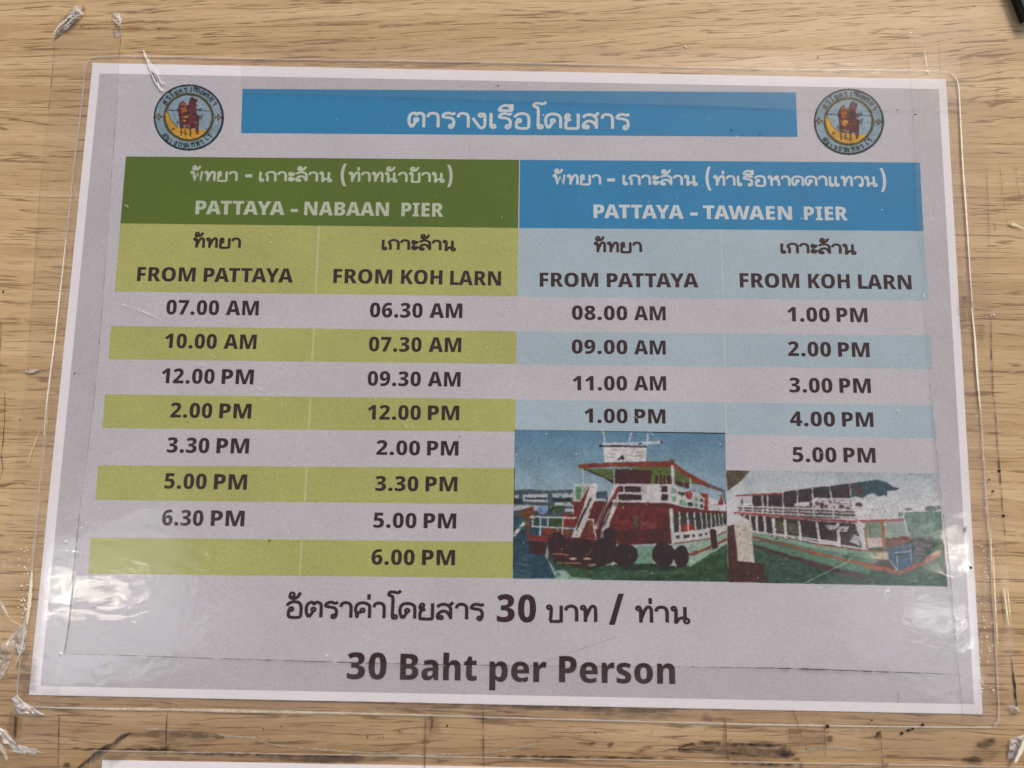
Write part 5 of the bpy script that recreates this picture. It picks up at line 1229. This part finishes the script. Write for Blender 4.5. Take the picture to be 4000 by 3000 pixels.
g1 = smudge([(2500, 2928, 34, 16, 0), (2990, 2905, 120, 20, 0.03), (3060, 2930, 80, 34, 0.2), (2290, 2902, 60, 14, 0), (2385, 2904, 26, 12, 0), (650, 2918, 40, 16, 0), (600, 2925, 80, 14, 0), (265, 2985, 30, 22, 0),
             (275, 65, 22, 60, 0.6), (235, 128, 12, 30, 0.6), (330, 40, 18, 18, 0), (622, 116, 9, 7, 0), (3460, 2985, 30, 14, 0), (3070, 2948, 40, 18, 0), (3240, 2885, 22, 26, -0.4), (3425, 2868, 10, 22, 0.2), (3110, 2965, 30, 18, 0), (3128, 2990, 16, 30, 0), (3765, 1170, 14, 26, 0), (3766, 2068, 10, 26, 0.3), (3800, 2965, 70, 24, 0.1), (3850, 2900, 60, 30, -0.3)], M_GRIME)
tag(g1, 'specks of black grime caught under the tape below the timetable', 'grime')
g2 = smudge([(1800, 2762, 700, 12, 0.007), (2480, 2792, 340, 24, 0.012), (2760, 2800, 30, 34, 0), (1690, 2830, 50, 60, 0), (3760, 1210, 40, 130, 0.05), (3830, 1290, 30, 60, 0), (3150, 2885, 120, 70, 0.2), (3870, 2930, 120, 70, -0.2), (120, 2650, 60, 110, 0.2), (90, 2560, 40, 90, 0.3), (700, 2900, 220, 40, 0), (2950, 2950, 220, 44, 0), (60, 2840, 50, 100, 0), (270, 90, 50, 80, 0.6), (1300, 2965, 300, 24, 0), (450, 2960, 120, 40, -0.5)], M_GRIMESHADE, z=0.00036)  # the long strips along the paper's lower edge are painted shade
tag(g2, 'soft brown grime and painted shade under the tape round the timetable', 'grime')

# scratches, dust flecks and dots on the film
scr = lines('film_scratches', [[(434, 1177), (500, 1195), (560, 1216), (610, 1238), (645, 1256), 0.00026], [(770, 1420), (805, 1426), 0.0003], [(3108, 860), (3135, 855), 0.0002], [(560, 1312), (620, 1345), 0.0001], [(828, 1386), (856, 1407), 0.0002],
                       [(2460, 1604), (2530, 1680), (2600, 1752), 0.00016], [(1560, 1630), (1600, 1680), (1640, 1740), 0.00014], [(1000, 1508), (1040, 1534), 0.00014], [(490, 802), (508, 812), 0.0002], [(3636, 848), (3628, 880), 0.00022], [(3602, 1135), (3606, 1180), 0.00026], [(220, 1848), (232, 1780), 0.0002],
                       [(1100, 1520), (1110, 1640), 0.0001], [(2160, 1410), (2195, 1424), 0.0001]], M_SCRATCH, 0.0002, top_z)
tag(scr, 'thin pale scratches on the glossy film over the timetable', 'scratches', kind='stuff')
dsc = lines('film_scratches', [[(180, 2425), (300, 2396), (400, 2362), (500, 2330), 0.00026], [(2195, 2555), (2300, 2520), (2410, 2484), 0.0002], [(2130, 2580), (2200, 2560), 0.00014], [(3502, 2700), (3504, 2745), 0.0002]], M_FAINTLINE, 0.0002, top_z)
tag(dsc, 'thin dark scratches crossing the lower part of the timetable', 'scratches', kind='stuff')


def flecks(name, pts, mat, zf=None):
    V, F = [], []
    for (u, v, r) in pts:
        c = B(u, v)
        s = r * 0.000084
        o = len(V); n = 6
        a0 = random.random() * 6
        el = random.uniform(0.5, 1.0)
        z = (zf or top_z)(c)
        V.append((c.x, c.y, z + s * 0.5))
        for t in range(n):
            a = a0 + t * math.tau / n
            V.append((c.x + s * math.cos(a) * random.uniform(0.6, 1.2), c.y + s * el * math.sin(a) * random.uniform(0.6, 1.2), z))
        for t in range(n): F.append((o, o + 1 + t, o + 1 + (t + 1) % n))
    return mesh_obj(name, V, F, mat)


R = random.Random(11)
ws = [(264, 2114, 5), (262, 2113, 4), (2122, 454, 4), (2875, 537, 3), (2674, 182, 5), (2680, 187, 4), (1560, 2348, 3), (3450, 2048, 4), (2810, 1733, 3), (2134, 1695, 3), (2250, 1773, 3), (3505, 1604, 4), (3026, 1749, 3),
      (245, 2548, 6), (250, 2551, 5), (325, 2060, 4), (1470, 1560, 3), (560, 1680, 3), (1280, 2558, 3), (3200, 2295, 3), (1620, 155, 3), (1470, 184, 3), (3808, 154, 3), (3880, 1230, 5), (3870, 1232, 4), (3875, 204, 3), (3806, 20, 4), (3810, 22, 4)]
ws += [(R.uniform(350, 3700), R.uniform(300, 2700), R.uniform(1.0, 2.2)) for _ in range(170)]
ws += [(R.gauss(3840, 26), R.uniform(2080, 2700), R.uniform(1.5, 4.0)) for _ in range(60)] + [(R.gauss(95, 16), R.uniform(2130, 2420), R.uniform(1.5, 4.0)) for _ in range(40)] + [(R.gauss(3835, 22), R.uniform(1620, 2100), R.uniform(1, 2.6)) for _ in range(25)]
tag(flecks('dust_flecks', ws, M_SPECK), 'tiny white dust flecks scattered over the film', 'dust', kind='stuff')
bs = [(1945, 340, 4), (2853, 514, 5), (2965, 530, 4), (3500, 435, 4), (3570, 452, 5), (3815, 2477, 4), (298, 1460, 4), (738, 1651, 3), (2706, 2601, 3), (1795, 1706, 3), (1057, 2110, 4), (3785, 2215, 7), (3786, 2219, 5), (1812, 2706, 3), (3862, 1873, 6), (3877, 1918, 6), (3194, 226, 4), (15, 1139, 5), (80, 1640, 4), (1747, 2833, 5), (320, 104, 4), (349, 112, 4),
      (3600, 2828, 8), (3561, 2845, 8), (3545, 2850, 6), (3521, 2862, 8), (3228, 2834, 9), (3400, 2810, 6), (3918, 2015, 7), (3900, 1838, 6), (3903, 1843, 5)]
bs += [(R.uniform(350, 3700), R.uniform(300, 2700), R.uniform(0.8, 1.8)) for _ in range(60)] + [(R.uniform(900, 3500), R.uniform(2830, 2990), R.uniform(1, 3.5)) for _ in range(60)]
tag(flecks('dirt_dots', bs, M_DOT), 'tiny black dirt dots scattered over the film and wood', 'dirt', kind='stuff')

# ------------------------------------------------------------------ second notice below, only its upper edge in the picture
n2 = thing('laminated_notice', 'second laminated white notice, only its top edge showing below the timetable', 'notice', B(1300, 3100))
d = (B(2000, 2996) - B(402, 2968)).normalized()
dn = Vector((d.y, -d.x, 0))
o2 = B(402, 2968)
pc = [o2, o2 + d * 0.297, o2 + d * 0.297 + dn * 0.21, o2 + dn * 0.21]
sheet_slab('paper_sheet', [Vector((p.x, p.y, 0)) for p in pc], 0.00008, 0.0003, M_PAPER, n2)
g = 0.008
ps = [p + d * (g * a) + dn * (g * b) for p, a, b in ((pc[0], 1, 1), (pc[1], -1, 1), (pc[2], -1, -1), (pc[3], 1, -1))]
mesh_obj('printed_background', [(p.x, p.y, 0.00032) for p in ps], [(3, 2, 1, 0)], GREY, n2)
e = 0.0035
pf = [p + d * (e * a) + dn * (e * b) for p, a, b in ((pc[0], -1, -0.8), (pc[1], 1, -0.8), (pc[2], 1, 1), (pc[3], -1, 1))]
mesh_obj('laminate_film', [(p.x, p.y, 0.00048) for p in pf], [(3, 2, 1, 0)], M_POUCH, n2)
rim = resample([Vector((p.x, p.y, 0)) for p in pf] + [Vector((pf[0].x, pf[0].y, 0))], 0.004)[:-1]
tube('sealed_rim', rim, 0.00013, 0.0004, M_RIM, n2, closed=True)

# ------------------------------------------------------------------ black glossy thing in the upper right corner
blk = thing('pen_case', 'black glossy plastic case lying in the upper right corner, cut off by the frame', 'case', B(4060, 20))
a, b_ = B(3938, -12), B(3980, 97)
u = (b_ - a).normalized()
w = Vector((-u.y, u.x, 0))
if w.x < 0: w = -w
bm = bmesh.new()
L0, W0, H0 = 0.06, 0.022, 0.0035
base = [b_ + w * 0, b_ + w * W0, b_ + w * W0 - u * L0, b_ - u * L0]
vs = [bm.verts.new((p.x, p.y, z)) for z in (0.0002, H0) for p in base]
for f in ((3, 2, 1, 0), (4, 5, 6, 7), (0, 1, 5, 4), (1, 2, 6, 5), (2, 3, 7, 6), (3, 0, 4, 7)): bm.faces.new([vs[i] for i in f])
bmesh.ops.bevel(bm, geom=list(bm.edges), offset=0.0008, segments=4, profile=0.6, affect='EDGES')
bmesh.ops.recalc_face_normals(bm, faces=bm.faces)
me = bpy.data.meshes.new('shell'); bm.to_mesh(me); bm.free(); me.materials.append(M_BLACK)
for p in me.polygons: p.use_smooth = True
sh = bpy.data.objects.new('shell', me); COL.objects.link(sh); sh.parent = blk; sh.location = -blk.location
wt = [b_ + w * 0.0012 + u * 0.0002, b_ + w * 0.006 + u * 0.0006, b_ + w * 0.006 - u * 0.003, b_ + w * 0.0022 - u * 0.0034, b_ + w * 0.0016 - u * 0.0016]
n_ = len(wt)
mesh_obj('white_tip', [(p.x, p.y, 0.0002) for p in wt] + [(p.x, p.y, 0.0038) for p in wt], [tuple(range(n_, 2 * n_)), tuple(range(n_))[::-1]] + [(i, (i + 1) % n_, (i + 1) % n_ + n_, i + n_) for i in range(n_)], ink((226, 232, 226), 0.4, 0, 0), blk)
mesh_obj('ridge', *ribbon([b_ + w * 0.0035 - u * 0.004, b_ + w * 0.0030 - u * 0.03], 0.0008, H0 + 0.0001), _M if False else M_BLACK, blk)
